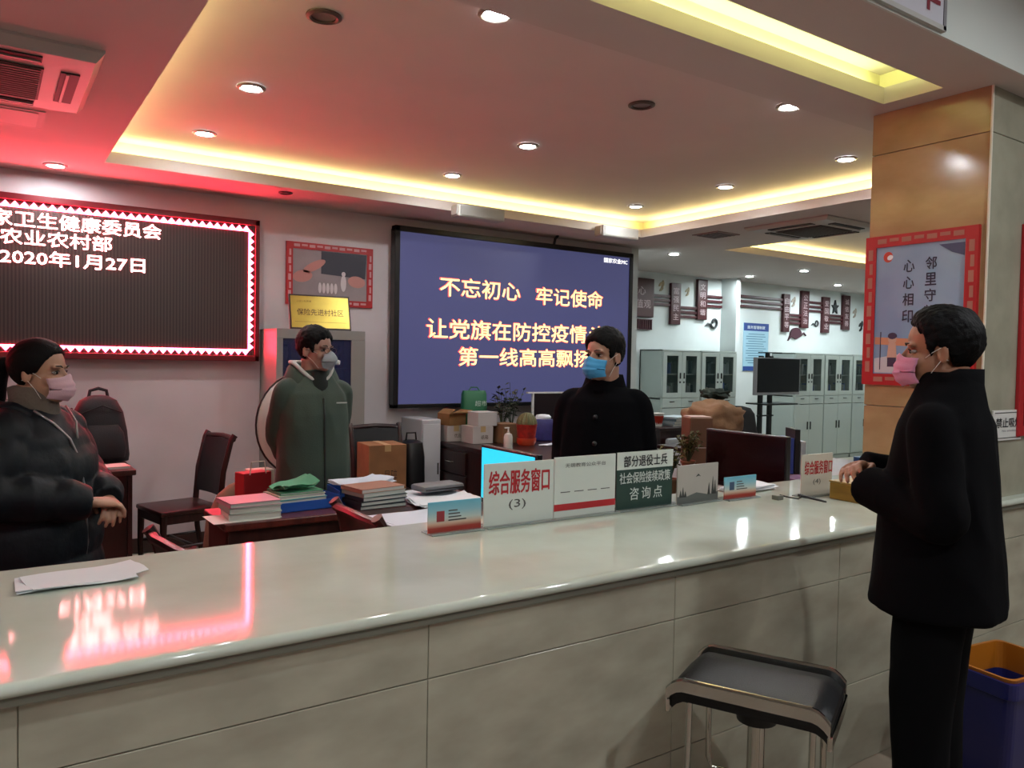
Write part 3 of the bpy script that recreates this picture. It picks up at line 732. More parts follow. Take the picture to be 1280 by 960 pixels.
# monitors (screens facing -X)
def monitor(label, x, yc, zc, w, h, scr, stand=True, base=.78):
    t = thing('computer_monitor', label, 'monitor', (x, yc, 0))
    MB().box(0, .035, -w/2, w/2, zc-h/2, zc+h/2, .005).build('bezel', black_p, t)
    MB().box(-.002, 0, -w/2+.012, w/2-.012, zc-h/2+.025, zc+h/2-.012).build('screen', scr, t)
    MB().box(.035, .06, -w/4, w/4, zc-h/4, zc+h/4, .008).build('rear_housing', black_p, t)
    MB().box(.06, .085, -.03, .03, base+.01, zc).build('stand', black_p, t)
    MB().box(-.05, .16, -.12, .12, base, base+.012, .004).build('base', black_p, t)
    return t
monitor('computer monitor with bright cyan screen behind the service window sign', 2.0, 2.98, .96, .46, .28, mat('cyan_screen', '10a0c0', .3, emit=(.03, .62, .85), es=1.25))
monitor('dark computer monitor with black screen tinted with a red reflection behind the landscape card', 3.4, 2.77, .99, .54, .31, mat('screen_red_reflection', '1a0508', .16))  # red reflection of the led board is put into the screen's base colour

# ------------------------------------------------------------------ books and papers
def book(label, x, y, z, w, d, h, c, rz=0, group=None, name='book', cat='book'):
    t = thing(name, label, cat, (x, y, z), rz, group)
    MB().box(-w/2, w/2, -d/2, d/2, 0, .003).box(-w/2, w/2, -d/2, d/2, h-.003, h).box(-w/2, -w/2+.003, -d/2, d/2, 0, h).build('cover', mat('cover_'+c, c, .55), t)
    MB().box(-w/2+.003, w/2-.004, -d/2+.003, d/2-.003, .003, h-.003).build('pages', mat('book_pages', 'b9b7ae', .8), t)
    return t
z = .781
for k, (c, h, lb) in enumerate((('c4c8bc', .03, 'lowest pale book of the stack at the desk corner'), ('9aa79a', .028, 'middle grey-green book of the stack at the desk corner'), ('b88a94', .02, 'topmost pinkish book of the stack at the desk corner'))):
    book(lb, 1.01-.006*k, 3.60, z, .23, .2, h, c, radians(4*k-4)); z += h+.0005
def sheets(label, x, y, z, w, d, rz, n=3, c='cdd3da', name='paper_sheets', curl=.01, seed=1, group=None):
    rnd = random.Random(seed); m = MB()
    for k in range(n):
        a = rz+rnd.uniform(-.12, .12); ox, oy = rnd.uniform(-.015, .015), rnd.uniform(-.015, .015)
        g = []
        for i in range(7):
            row = []
            for j in range(5):
                px, py = (i/6-.5)*w, (j/4-.5)*d
                lift = curl*(max(0, (i/6-.6))**2*3 + .25*(1+sin(j*1.3+k+i*.7)))*(1 if n > 1 else .6)
                row.append(Vector((x+ox+px*cos(a)-py*sin(a), y+oy+px*sin(a)+py*cos(a), z+.0012*k*2+lift)))
            g.append(row)
        loop = lambda dz: [[p+Vector((0, 0, dz)) for p in r] for r in g]
        A, B = loop(0), loop(.0016)
        va = [[m.bm.verts.new(p) for p in r] for r in A]; vb = [[m.bm.verts.new(p) for p in r] for r in B]
        for i in range(6):
            for j in range(4):
                m.bm.faces.new((va[i][j], va[i][j+1], va[i+1][j+1], va[i+1][j])); m.bm.faces.new((vb[i][j], vb[i+1][j], vb[i+1][j+1], vb[i][j+1]))
        edge = [(i, 0) for i in range(7)]+[(6, j) for j in range(1, 5)]+[(i, 4) for i in range(5, -1, -1)]+[(0, j) for j in range(3, 0, -1)]
        for q in range(len(edge)):
            (a0_, b0_), (a1_, b1_) = edge[q], edge[(q+1) % len(edge)]
            m.bm.faces.new((va[a0_][b0_], va[a1_][b1_], vb[a1_][b1_], vb[a0_][b0_]))
    return tag(m.build(name, mat('sheet_'+c, c, .8), smooth=True), label, 'papers', group)
sheets('white folded papers lying on the counter at lower left', .21, 2.30, CZ+.001, .27, .145, radians(4), 3, 'c9d2d6', curl=.014, seed=4)
sheets('white paper slip under the left book stack', .95, 3.57, .7805, .29, .2, .1, 1, 'd2d2cc', curl=.0)
# blue tray with contents
t = thing('document_tray', 'blue plastic document tray on the desk behind the counter', 'tray', (1.265, 3.71, .781), radians(6))
m = MB(); m.box(-.17, .17, -.12, .12, 0, .004).box(-.17, -.166, -.12, .12, 0, .055).box(.166, .17, -.12, .12, 0, .055).box(-.17, .17, -.12, -.116, 0, .045).box(-.17, .17, .116, .12, 0, .055)
m.build('tray_body', mat('tray_blue', '1c4c9c', .35), t)
t = thing('document_tray', 'second blue document tray with loose white forms, nearer the notebooks', 'tray', (1.62, 3.735, .781), radians(-6))
m = MB(); m.box(-.16, .16, -.12, .12, 0, .004).box(-.16, -.156, -.12, .12, 0, .07).box(.156, .16, -.12, .12, 0, .07).box(-.16, .16, -.12, -.116, 0, .06).box(-.16, .16, .116, .12, 0, .07)
m.build('tray_body', mat('tray_blue', '1c4c9c', .35), t)
sheets('white forms heaped in the second blue tray', 1.62, 3.74, .862, .27, .2, .15, 4, 'c3cdda', curl=.03, seed=9)
z = .787
for k, (c, h, lb) in enumerate((('2f8f98', .045, 'teal box file in the blue tray'), ('c9cdb4', .018, 'cream booklet on the teal box file'), ('3d7f5c', .012, 'green booklet near the top of the tray stack'))):
    book(lb, 1.25+.005*k, 3.73, z, .26-.02*k, .19-.01*k, h, c, radians(10-3*k)); z += h+.0005
sheets('curled green leaflet topping the tray stack', 1.25, 3.74, z+.002, .2, .14, .4, 2, '4f9270', curl=.06, seed=3)
z = .781
nb = ['23262a', '1c2024', '2b2f33', '8f9a90', '9c6f5c']
for k in range(5):
    book(('lowest', 'second', 'third', 'fourth', 'topmost reddish')[k]+' dark-covered notebook of the stack behind the blue tray', 1.60+random.uniform(-.008, .008), 3.56, z, .25, .19, .02, nb[k], radians(6+random.uniform(-5, 5)), 'stacked notebooks on the desk'); z += .0205
sheets('spread of white papers at the front of the paper desk', 1.66, 3.16, .781, .42, .26, .12, 4, 'c6cdd6', curl=.006, seed=5)
sheets('white papers beside the notebooks', 1.93, 3.44, .781, .32, .24, -.2, 5, 'd2d6da', curl=.03, seed=6)
sheets('white papers at the back of the desk', 1.95, 3.70, .781, .3, .22, .3, 4, 'c9ced4', curl=.02, seed=8)
t = thing('document_pouch', 'grey document pouch lying on the white papers', 'pouch', (2.0, 3.64, .815), .1)
MB().box(-.13, .13, -.07, .07, 0, .035, .015).build('body', mat('pouch_grey', '6c6e70', .6), t, smooth=True)
bx('zip', black_p, -.12, .12, -.072, -.066, .012, .018, t)

# red paper bag & brown bag behind desk
t = thing('paper_bag', 'red paper gift bag between wooden chair and the desk', 'bag', (1.25, 4.42, 0), radians(15))
MB().box(-.085, .085, -.05, .05, 0, .86, .004).build('body', mat('bag_red', '9c1c22', .5), t)
flat('printed_star', [[(.02, .5), (.06, .52), (.1, .6), (.05, .66), (.0, .58)]], Vector((-.06, -.05, .02)), mat('bag_print', 'c9a6a0', .6), t)
MB().tube([(-.05, -.05, .85), (-.04, -.05, .92), (.04, -.05, .92), (.05, -.05, .85)], .004, 6).build('handle', mat('bag_cord', 'c0b8a8', .7), t)
t = thing('paper_bag', 'white and cream paper bag beside the red gift bag', 'bag', (1.33, 4.58, 0), radians(5))
MB().box(-.07, .07, -.05, .05, 0, .85, .004).build('body', mat('bag_white', 'b9aea0', .6), t)
t = thing('kraft_sack', 'crumpled brown kraft sack on the floor behind the wooden chair', 'bag', (1.25, 4.98, 0))
m = MB(); m.loft([(0, 0, 0, .13, .1), (0, 0, .3, .14, .11), (.01, 0, .5, .13, .1), (.03, 0, .64, .09, .07), (.06, 0, .70, .05, .04), (.06, 0, .71, .02, .02)], 24, 2.6)
o = m.build('body', mat('kraft', '6c5340', .85, bump=.5, bscale=12), t, smooth=True)

# backpack on the left desk
t = thing('backpack', 'black backpack standing on the left desk against the white wall', 'backpack', (.63, 5.85, .781), radians(8))
m = MB(); m.loft([(0, 0, 0, .185, .09), (0, 0, .04, .19, .1), (0, 0, .2, .175, .1), (0, 0, .33, .15, .09), (0, 0, .41, .11, .07), (0, 0, .44, .06, .04), (0, 0, .445, .02, .02)], 32, 2.8)
bp = mat('backpack_fabric', '121014', .75, bump=.15, bscale=150)
m.build('body', bp, t, smooth=True)
m = MB(); m.loft([(0, -.09, .03, .14, .04), (0, -.1, .1, .145, .05), (0, -.095, .2, .13, .04), (0, -.085, .25, .1, .02)], 28, 3); m.build('front_pocket', bp, t, smooth=True)
MB().tube([(-.06, 0, .42), (-.05, 0, .475), (0, 0, .49), (.05, 0, .475), (.06, 0, .42)], .011, 8).build('grab_handle', bp, t, smooth=True)
MB().tube([(-.15, .02, .36), (-.19, .03, .3), (-.2, .02, .15), (-.18, .0, .03)], .014, 8, flat=.5).build('shoulder_strap', bp, t, smooth=True)
MB().tube([(-.12, -.085, .33), (0, -.1, .38), (.12, -.085, .33)], .004, 6).build('zip', black_m, t)
MB().box(-.17, -.155, -.08, -.07, .33, .35).build('buckle', chrome, t)
book('pinkish folder of papers at the front of the left desk', .66, 5.50, .781, .2, .17, .015, 'c9b0ac', .1, cat='folder', name='paper_folder')

# ------------------------------------------------------------------ things on the long dark desk
cw = mat('carton_white', 'a8a09a', .7, var=.06)
carton('pale printed carton at the left end of the long desk', (3.45, 6.04, .781), radians(-3), .18, .19, .14, cw, 'pale_carton', text_s='优品')
carton('pale printed carton next to it, under the plain white carton', (3.57, 5.80, .781), radians(-3), .2, .22, .15, cw, 'pale_carton', text_s='纸箱')
carton('plain white carton stacked on a pale carton before the green bag', (3.615, 5.79, .932), radians(-3), .19, .2, .12, mat('carton_plain', 'aaa6a2', .7), 'white_carton', tape=False)
carton('open brown cardboard box with flaps out on the pale carton', (3.45, 6.04, .922), radians(6), .18, .18, .10, cardboard, flaps=True)
carton('small brown box beside the hand sanitiser', (3.80, 5.72, .781), radians(4), .18, .2, .17, mat('cardboard_dark', '6b4a2c', .8), tape=False)
t = thing('shopping_bag', 'green shopping bag behind the white carton', 'bag', (3.73, 6.125, .781), radians(-6))
MB().loft([(0, 0, 0, .115, .055), (0, 0, .2, .125, .065), (0, 0, .41, .12, .05), (0, 0, .44, .11, .025)], 28, 3.5).build('body', mat('bag_green', '0f5c38', .5, bump=.3, bscale=14), t, smooth=True)
MB().tube([(-.06, 0, .43), (-.03, 0, .47), (.03, 0, .47), (.06, 0, .43)], .006).build('handle', mat('bag_green', '0f5c38', .5), t)
text('lettering', '超市', (-.02, -.068, .3), R_, U_, .12, .05, mat('bag_print_white', 'b9c8bc', .6), t)
t = thing('sanitizer_bottle', 'clear pump bottle of hand sanitiser at the desk edge', 'bottle', (3.53, 5.25, .781))
MB().lathe([(0, 0), (.035, 0), (.037, .01), (.037, .1), (.03, .125), (.012, .135), (.012, .145), (0, .145)]).build('bottle_body', mat('clear_plastic', 'b9b6ac', .2, var=.05), t, smooth=True)
MB().cyl((0, 0, .14), (0, 0, .175), .006).box(-.035, .008, -.006, .006, .172, .182, .003).build('pump', white_p, t)
def foliage(name, label, x, y, z, n, hgt, spread, c, leaf=.05, seed=2, pot=None):
    rnd = random.Random(seed); t = thing(name, label, 'plant', (x, y, z))
    z0 = 0
    if pot:
        r, ph, pc = pot; z0 = ph
        MB().lathe([(0, 0), (r*.75, 0), (r, ph), (r*1.06, ph), (r*1.06, ph-.012), (r*.9, ph-.012), (0, ph-.012)]).build('pot', mat('pot_'+pc, pc, .45), t, smooth=True)
    st = MB(); lf = []
    for i in range(n):
        a = rnd.uniform(0, 2*pi); hh = hgt*rnd.uniform(.55, 1); sp = spread*rnd.uniform(.2, 1)
        p1 = Vector((cos(a)*sp*.4, sin(a)*sp*.4, z0+hh*.5)); p2 = Vector((cos(a)*sp, sin(a)*sp, z0+hh))
        st.tube([(0, 0, z0-.02), p1, p2], [.004, .003, .002], 5)
        for k in range(5):
            f = .45+.55*k/4; p = Vector((0, 0, z0)).lerp(p1, min(1, f*2)) if f < .5 else p1.lerp(p2, f*2-1)
            lf.append((p, rnd.uniform(0, 2*pi), rnd.uniform(-.5, .7)))
    st.build('stem', mat('stem_green', '2f3a22', .7), t)
    lm = MB(); L = leaf
    for v in (((0, 0, 0), (L*.35, L*.28, .004), (L, 0, -.006), (L*.35, -L*.28, .004)),):
        vv = [lm.bm.verts.new(p) for p in v]; mid = lm.bm.verts.new((L*.45, 0, -.006))
        for q in range(4): lm.bm.faces.new((vv[q], vv[(q+1) % 4], mid))
    me = lm.mesh('leaf'); me.materials.append(mat('leaf_'+c, c, .5))
    for p, a, b_ in lf:
        o = bpy.data.objects.new('leaf', me); C.objects.link(o); o.parent = t; o.location = p; o.rotation_euler = (0, -b_, a)
    return t
foliage('potted_plant', 'dark leafy potted plant behind the brown box under the screen', 3.95, 5.98, .781, 12, .36, .2, '1f2a1c', .07, 3, (.06, .1, '3a3a3a'))
foliage('potted_plant', 'tall thin dark plant behind the green shopping bag', 4.12, 6.08, .781, 8, .42, .15, '22301f', .06, 8, (.06, .1, '4a3c34'))
t = thing('cactus_pot', 'round green cactus in a red patterned pot on the long desk', 'plant', (3.86, 5.46, .781))
MB().lathe([(0, 0), (.07, 0), (.085, .03), (.085, .06), (.0, .06)]).build('saucer', mat('pot_orange', '9c3418', .4), t, smooth=True)
MB().lathe([(0, .05), (.075, .05), (.09, .17), (.092, .18), (.0, .18)]).build('pot', mat('pot_redlac', '8c1c14', .35, var=.3, scale=30), t, smooth=True)
m = MB(); rs = []
for k in range(9):
    a = pi*.5*k/8; rr, zz_ = .085*cos(a)+.001, .18+.1*sin(a)
    rs.append([Vector((rr*(1+.06*cos(12*q))*cos(q), rr*(1+.06*cos(12*q))*sin(q), zz_)) for q in [2*pi*j/72 for j in range(72)]])
m.rings(rs).build('cactus', mat('cactus_green', '54502c', .7, bump=.4, bscale=90), t, smooth=True)
t = thing('tissue_packet', 'violet-blue packet with white tissue standing beside the cactus', 'packet', (4.20, 5.69, .781), radians(-20))
MB().box(-.085, .085, -.05, .05, 0, .2, .012).build('packet_body', mat('packet_violet', '34306c', .4, var=.25, scale=20), t, smooth=True)
m = MB(); m.loft([(0, 0, .19, .07, .04), (.005, 0, .215, .075, .045), (0, 0, .235, .06, .03), (0, 0, .24, .02, .01)], 20); m.build('tissue', white_pap, t, smooth=True)
sheets('small white paper slips by the violet packet', 4.02, 5.36, .781, .14, .08, .3, 2, 'd2d2dc', curl=.01, seed=12)
t = thing('desk_partition', 'black panel with white metal frame behind the cactus under the screen', 'partition', (4.33, 6.04, .781), radians(-4))
bx('panel', mat('partition_black', '150a10', .4), .03, .43, 0, .015, .06, .41, t)
m = MB(); m.box(-.06, .5, -.008, .02, .41, .425).box(0, .018, -.004, .018, 0, .41).box(.45, .468, -.004, .018, 0, .41); m.build('frame', white_p, t)

# far desk items
z = .781
t = thing('noodle_cup', 'red and white printed paper cup on the far desk', 'cup', (6.36, 6.42, .781))
MB().lathe([(0, 0), (.055, 0), (.075, .14), (.08, .145), (.08, .15), (0, .15)]).build('cup_body', mat('cup_white', 'c9c2b8', .5), t, smooth=True)
m = MB(); rs = [[Vector((r*cos(a), r*sin(a), z_)) for a in [pi*.9+pi*1.0*j/16 for j in range(17)]+[pi*1.9-pi*1.0*j/16 for j in range(17)]] for r, z_ in ((.0575, .02), (.074, .12))]
m.rings(rs, caps=False).build('label_band', mat('cup_red', 'b8321c', .5), t)
z = .781
for k, (c, h) in enumerate((('6f7c80', .025), ('8c989c', .03), ('5c6a70', .03), ('a9b4b8', .02))):
    book(('bottom', 'lower', 'upper', 'top')[k]+' grey book of the stack on the far desk', 6.66, 6.42, z, .34, .25, h, c, .08*k, 'grey books on the far desk'); z += h+.0005
t = thing('file_shelf', 'open shelf of white packets fixed under the far desk edge', 'shelf', (6.22, 6.12, .5))
bx('shelf_board', wood_d, 0, .95, 0, .06, .0, .02, t)
for k in range(3): MB().box(.03+.28*k, .27+.28*k, 0, .07, .03, .17, .03).build('packet', mat('packet_grey', '8d8f90', .6), t, smooth=True)

# draped coat on office chair
t = thing('office_chair', 'black office chair with a white tag behind the maroon-tinted monitor', 'chair', (6.35, 5.3, 0), radians(-40))
m = MB(); m.loft([(0, 0, .62, .22, .04), (0, .01, .8, .23, .045), (0, .02, 1.0, .2, .04), (0, .03, 1.06, .16, .03), (0, .03, 1.08, .08, .015)], 32, 3); m.build('backrest', mat('chair_fabric', '16191c', .7), t, smooth=True)
MB().box(-.24, .24, .02, .46, .43, .5, .03).build('seat', mat('chair_fabric', '16191c', .7), t, smooth=True)
MB().cyl((0, .24, .1), (0, .24, .44), .025).build('gas_lift', black_m, t)
for k in range(5):
    a = 2*pi*k/5; MB().tube([(0, .24, .1), (cos(a)*.28, .24+sin(a)*.28, .06)], [.022, .015], 8).build('leg', black_m, t)
    MB().ell((cos(a)*.29, .24+sin(a)*.29, .03), (.028, .028, .03), u=12, v=8).build('caster', black_p, t)
MB().box(-.03, .05, -.036, -.03, .98, 1.0).build('white_tag', white_p, t)
def rumpled(name, label, cat, c, r, m_, seed=0, amp=.03, sub=4):
    bm = bmesh.new(); bmesh.ops.create_icosphere(bm, subdivisions=sub, radius=1)
    for v in bm.verts:
        d = v.co.copy(); n_ = noise.noise(d*2.2+Vector((seed, 0, 0))); n2 = noise.noise(d*6+Vector((0, seed, 0)))
        sgn = Vector([abs(q)**.8*(1 if q > 0 else -1) for q in d])
        v.co = Vector((sgn.x*r[0], sgn.y*r[1], sgn.z*r[2]))+d*(n_*amp*1.6+abs(n2)*amp)
    me = bpy.data.meshes.new(name); bm.to_mesh(me); bm.free()
    o = link(name, me, m_, None, c, True); return tag(o, label, cat)
rumpled('draped_coat', 'light brown coat heaped on the desk before the office chair', 'coat', (5.25, 4.62, 1.0), (.27, .2, .17), mat('coat_brown', '7c5c40', .85, bump=.3, bscale=40), 3, .04)
rumpled('dark_scarf', 'dark green bundle lying on the brown coat', 'cloth', (5.4, 4.74, 1.235), (.15, .07, .03), mat('scarf_dark', '1f2a22', .85), 5, .03)
desk('low side table under the brown coat', 4.95, 5.6, 4.32, 5.0, bodym=wood_d, topm=wood_d)
t = thing('standing_carton', 'upright orange-brown carton left of the dark monitor', 'box', (4.24, 3.88, .781), radians(-25))
MB().box(-.085, .085, -.085, .085, 0, .345, .006).build('carton_body', mat('carton_orange', '684630', .5, var=.2, scale=5), t)
bx('lid', mat('carton_lid', 'b0948a', .6), -.075, .075, -.075, .075, .345, .352, t)
bx('string', white_p, -.087, .087, -.087, .087, .13, .134, t)
foliage('small_plant', 'small bushy green plant beside the upright carton', 4.02, 3.75, .781, 22, .2, .1, '4a4c20', .045, 6, (.05, .06, '6a4a30'))
foliage('small_plant', 'low yellow-green plant behind the green consultation sign', 3.2, 3.12, .781, 18, .2, .1, '6a6430', .04, 16, (.05, .08, '6a4a30'))
bx('thing', wood_d, 0, 0, 0, 0, 0, 0) if False else None
desk('narrow desk holding a small plant between the two monitors', 2.9, 3.4, 2.9, 3.4, bodym=wood_d, topm=wood_d)
sheets('white papers at the back edge of the counter beside the right name plate', 2.99, 2.42, CZ+.001, .28, .12, .03, 7, 'd6dade', curl=.012, seed=31)
sheets('loose white papers beside the dark monitor', 3.85, 2.86, .781, .42, .3, -.2, 6, 'd6dade', curl=.02, seed=21)
book('purple booklet on the staff desk behind the second service sign', 4.25, 3.0, .781, .26, .2, .03, '6a4468', -.1)
t = thing('folder_rack', 'blue and black folders standing behind the second service sign', 'folder', (4.62, 3.28, .781), radians(-35))
for k, (c, h) in enumerate((('2c3f86', .24), ('101014', .3), ('aab0b4', .22))):
    MB().box(-.12+.04*k, -.085+.04*k, -.1, .1, 0, h, .003).build('folder', mat('folder_'+c, c, .5), t)
t = thing('storage_jar', 'blue-lidded jar on the staff desk right of the second service sign', 'jar', (4.9, 3.02, .781))
MB().lathe([(0, 0), (.04, 0), (.042, .09), (0, .09)]).build('jar_body', mat('jar_green', '8fa39a', .4), t, smooth=True)
MB().cyl((0, 0, .09), (0, 0, .12), .044).build('lid', mat('lid_blue', '2a4c78', .4), t, smooth=True)
carton('small yellow-green packet beside the blue-lidded jar', (5.08, 3.0, .781), .3, .1, .07, .08, mat('packet_yellow', 'a09a60', .5), 'snack_packet', tape=False)
sheets('white slip in front of the blue-lidded jar', 4.8, 2.9, .781, .12, .09, .2, 1, 'e2e4e6')
t = thing('thermos_bottle', 'tall dark thermos bottle on the staff desk beside the tan column', 'bottle', (5.22, 2.98, .781))
MB().lathe([(0, 0), (.042, 0), (.042, .2), (.03, .235), (.03, .27), (0, .27)]).build('flask', mat('flask_dark', '1c0f0e', .3), t, smooth=True)
t = thing('storage_box', 'brown storage box standing at the column edge on the staff desk', 'box', (5.42, 3.02, .781))
MB().box(-.08, .1, -.08, .08, 0, .28, .006).build('body', mat('box_umber', '6c4a38', .6), t); bx('lid', mat('box_umber_lid', '3c2620', .6), -.085, .105, -.085, .085, .28, .3, t)

# stand screen
t = thing('stand_screen', 'black flat screen on a black wheeled stand before the right cabinets', 'screen', (8.98, 6.82, 0))
MB().box(-.44, .5, -.03, .03, 1.09, 1.6, .008).build('bezel', mat('silver_grey', '77787a', .4), t)
bx('screen', mat('stand_screen_glass', '050609', .35, spec=.2), -.42, .48, -.034, -.03, 1.13, 1.585, t)
for x in (-.28, -.08): MB().box(x-.025, x+.025, 0, .05, .08, 1.62).build('post', black_m, t)
MB().box(-.36, .3, -.15, .2, .96, .98).build('shelf', black_m, t)
MB().box(-.34, -.02, 0, .03, .8, .82).build('brace', black_m, t)
MB().box(-.18, -.13, 0, .04, 1.58, 1.66).box(-.28, .05, -.06, .08, 1.66, 1.672).build('camera_shelf', black_m, t)
MB().box(-.4, .1, -.3, .32, .04, .08, .01).build('base', black_m, t)
for x, y in ((-.35, -.26), (.05, -.26), (-.35, .28), (.05, .28)): MB().ell((x, y, .02), (.02, .03, .02), u=12, v=8).build('caster', black_p, t)

# ------------------------------------------------------------------ signs on the counter
acr = mat('acrylic_edge', 'a9b4b0', .1, alpha=.5)
Yc = 2.31
def stand(name, label, x0, x1, z1, facem, y=Yc, rz=0, cat='sign'):
    t = thing(name, label, cat, (x0, y, CZ), rz)
    w = x1-x0; h = z1-CZ
    MB().box(0, w, 0, .006, .002, h, .001, seg=1).build('panel', facem, t)
    MB().box(0, w, -.03, .05, 0, .006, .002, seg=1).build('foot', acr, t)
    return t, w, h
sw = mat('sign_white', 'c9d0c8', .3)
rd = mat('sign_red', 'b02028', .5)
t, w_, h_ = stand('service_sign', 'wide white service window sign with red characters before the cyan monitor', 1.455, 1.762, 1.147, sw)
text('lettering', '综合服务窗口', (.02, 0, .115), R_, U_, .265, .085, rd, t, .03)
text('lettering', '(3)', (.105, 0, .055), R_, U_, .075, .038, mat('sign_grey_ink', '4a4a48', .5), t)
t, w_, h_ = stand('qr_notice', 'white notice with small black captions above a red stripe, left of the green sign', 1.765, 2.068, 1.153, sw)
text('lettering', '无锡教育公众平台', (.05, 0, .192), R_, U_, .2, .016, MC['sign_grey_ink'], t)
bx('red_stripe', rd, 0, .303, -.0015, 0, .03, .055, t)
for k in range(4): bx('caption_line', MC['sign_grey_ink'], .03+.066*k, .075+.066*k, -.001, 0, .098, .101, t)
gsn = mat('sign_green', '1f3b34', .4)
t, w_, h_ = stand('consultation_sign', 'dark green consultation sign with white characters and a white header', 2.075, 2.385, 1.155, gsn)
bx('header', sw, 0, .31, -.0015, 0, .165, .235, t)
text('lettering', '部分退役士兵', (.035, -.0015, .175), R_, U_, .24, .045, inkb, t, .03)
cwh = mat('sign_char_white', 'c9d2cc', .5)
text('lettering', '社会保险接续政策', (.015, 0, .108), R_, U_, .28, .045, cwh, t, .02)
text('lettering', '咨询点', (.07, 0, .04), R_, U_, .18, .05, cwh, t, .01, spacing=1.4)
t, w_, h_ = stand('landscape_card', 'pale landscape picture card in a clear stand between green sign and name plate', 2.395, 2.655, 1.085, mat('card_pale', 'a8a29a', .35, var=.04, scale=6), y=2.29, rz=radians(2))
m = MB(); m.prism([(0, .002), (.26, .002), (.26, .04), (.2, .03), (.12, .045), (.05, .03), (0, .035)], (0, 0, 0), R_, U_, .0012); m.build('printed_shore', mat('card_grey', '5c605c', .5), t)
m = MB()
for x, h2 in ((.02, .03), (.035, .042), (.05, .025), (.2, .05), (.225, .075), (.24, .06)): m.prism([(x-.008, .03), (x+.008, .03), (x, .03+h2)], (0, 0, 0), R_, U_, .0014)
m.prism([(.115, .112), (.13, .124), (.145, .112), (.132, .116)], (0, 0, 0), R_, U_, .0014)
tag(m.build('printed_trees', mat('card_dark', '2f3230', .5), t), kind='stuff')
nm = bpy.data.materials.new('name_plate_print'); nm.use_nodes = True; nt = nm.node_tree; b = nt.nodes['Principled BSDF']
tc = nt.nodes.new('ShaderNodeTexCoord'); sx = nt.nodes.new('ShaderNodeSeparateXYZ'); nt.links.new(tc.outputs['Generated'], sx.inputs[0])
cr = nt.nodes.new('ShaderNodeValToRGB'); e = cr.color_ramp.elements
e[0].position = 0; e[0].color = lin('9c2c24'); e[1].position = 1; e[1].color = lin('5fa9bf')
for p_, c_ in ((.17, '9c3a30'), (.3, 'c9a890'), (.45, 'b9c4bc'), (.7, '86b6c2')):
    q = e.new(p_); q.color = lin(c_)
nt.links.new(sx.outputs['Z'], cr.inputs[0]); nt.links.new(cr.outputs[0], b.inputs['Base Color']); b.inputs['Roughness'].default_value = .35
for x0, x1, z1, lb, pc in ((1.235, 1.445, 1.03, 'blue and red staff name plate left of the service window sign', '8c2c34'), (2.665, 2.875, 1.02, 'blue and red staff name plate right of the landscape card', '3c5068')):
    t, w_, h_ = stand('name_plate', lb, x0, x1, z1, nm, y=Yc if x0 < 2 else 2.27, cat='name plate')
    flat('portrait_photo', [[(.032, .042), (.062, .042), (.062, .078), (.032, .078)]], Vector((0, 0, 0)), mat('photo_'+pc, pc, .5), t)
    for k, ln in enumerate((.035, .045, .05, .07)): bx('text_line', MC['sign_grey_ink'], .078, .078+ln, -.0012, 0, .075-.011*k, .079-.011*k, t)
t, w_, h_ = stand('service_sign', 'narrow service window sign with red characters, left of the wooden tissue box', 3.035, 3.265, 1.112, mat('sign_white_warm', 'b9b3a4', .3), y=2.15, rz=0)
text('lettering', '综合服务窗口', (.02, 0, .10), R_, U_, .205, .062, rd, t, .02)
text('lettering', '(4)', (.085, 0, .05), R_, U_, .055, .028, MC['sign_grey_ink'], t)
# tissue box and pen on the counter
t = thing('tissue_box', 'yellow-brown wooden tissue box on the counter by the man in black', 'tissue box', (3.13, 1.93, CZ), radians(-4))
MB().box(0, .27, 0, .15, 0, .075, .004).build('box_body', mat('box_wood_yellow', '8f6a22', .4, var=.25, scale=5, stretch=(1, 1, 8)), t)
bx('lid', mat('box_wood_lid', '9c7a3c', .4), -.003, .273, -.003, .153, .075, .083, t, .003)
MB().prism(blob(.135, .075, .07, .018), (0, 0, .083), R_, (0, 1, 0), .0015).build('slot', black_p, t)
t = thing('desk_pen', 'black counter pen with coiled cord on a grey stone base', 'pen', (2.90, 2.17, CZ))
MB().box(-.02, .02, -.015, .02, 0, .02, .003).build('holder_base', mat('pen_base', '6c6a60', .4), t)
MB().tube([(.01, 0, .02), (.035, -.03, .012), (.06, -.06, .008), (.085, -.055, .012), (.10, -.04, .022)], .0035, 8).build('cord', black_p, t, smooth=True)
MB().cyl((.095, -.035, .018), (.10, -.17, .009), .0065, .0045, 10).build('pen_body', black_p, t)

# ------------------------------------------------------------------ bar stool
t = thing('bar_stool', 'chrome bar stool with black padded seat in front of the counter', 'stool', (1.65, 1.28, 0), radians(-64))
W2, D2, SZ = .192, .14, .712
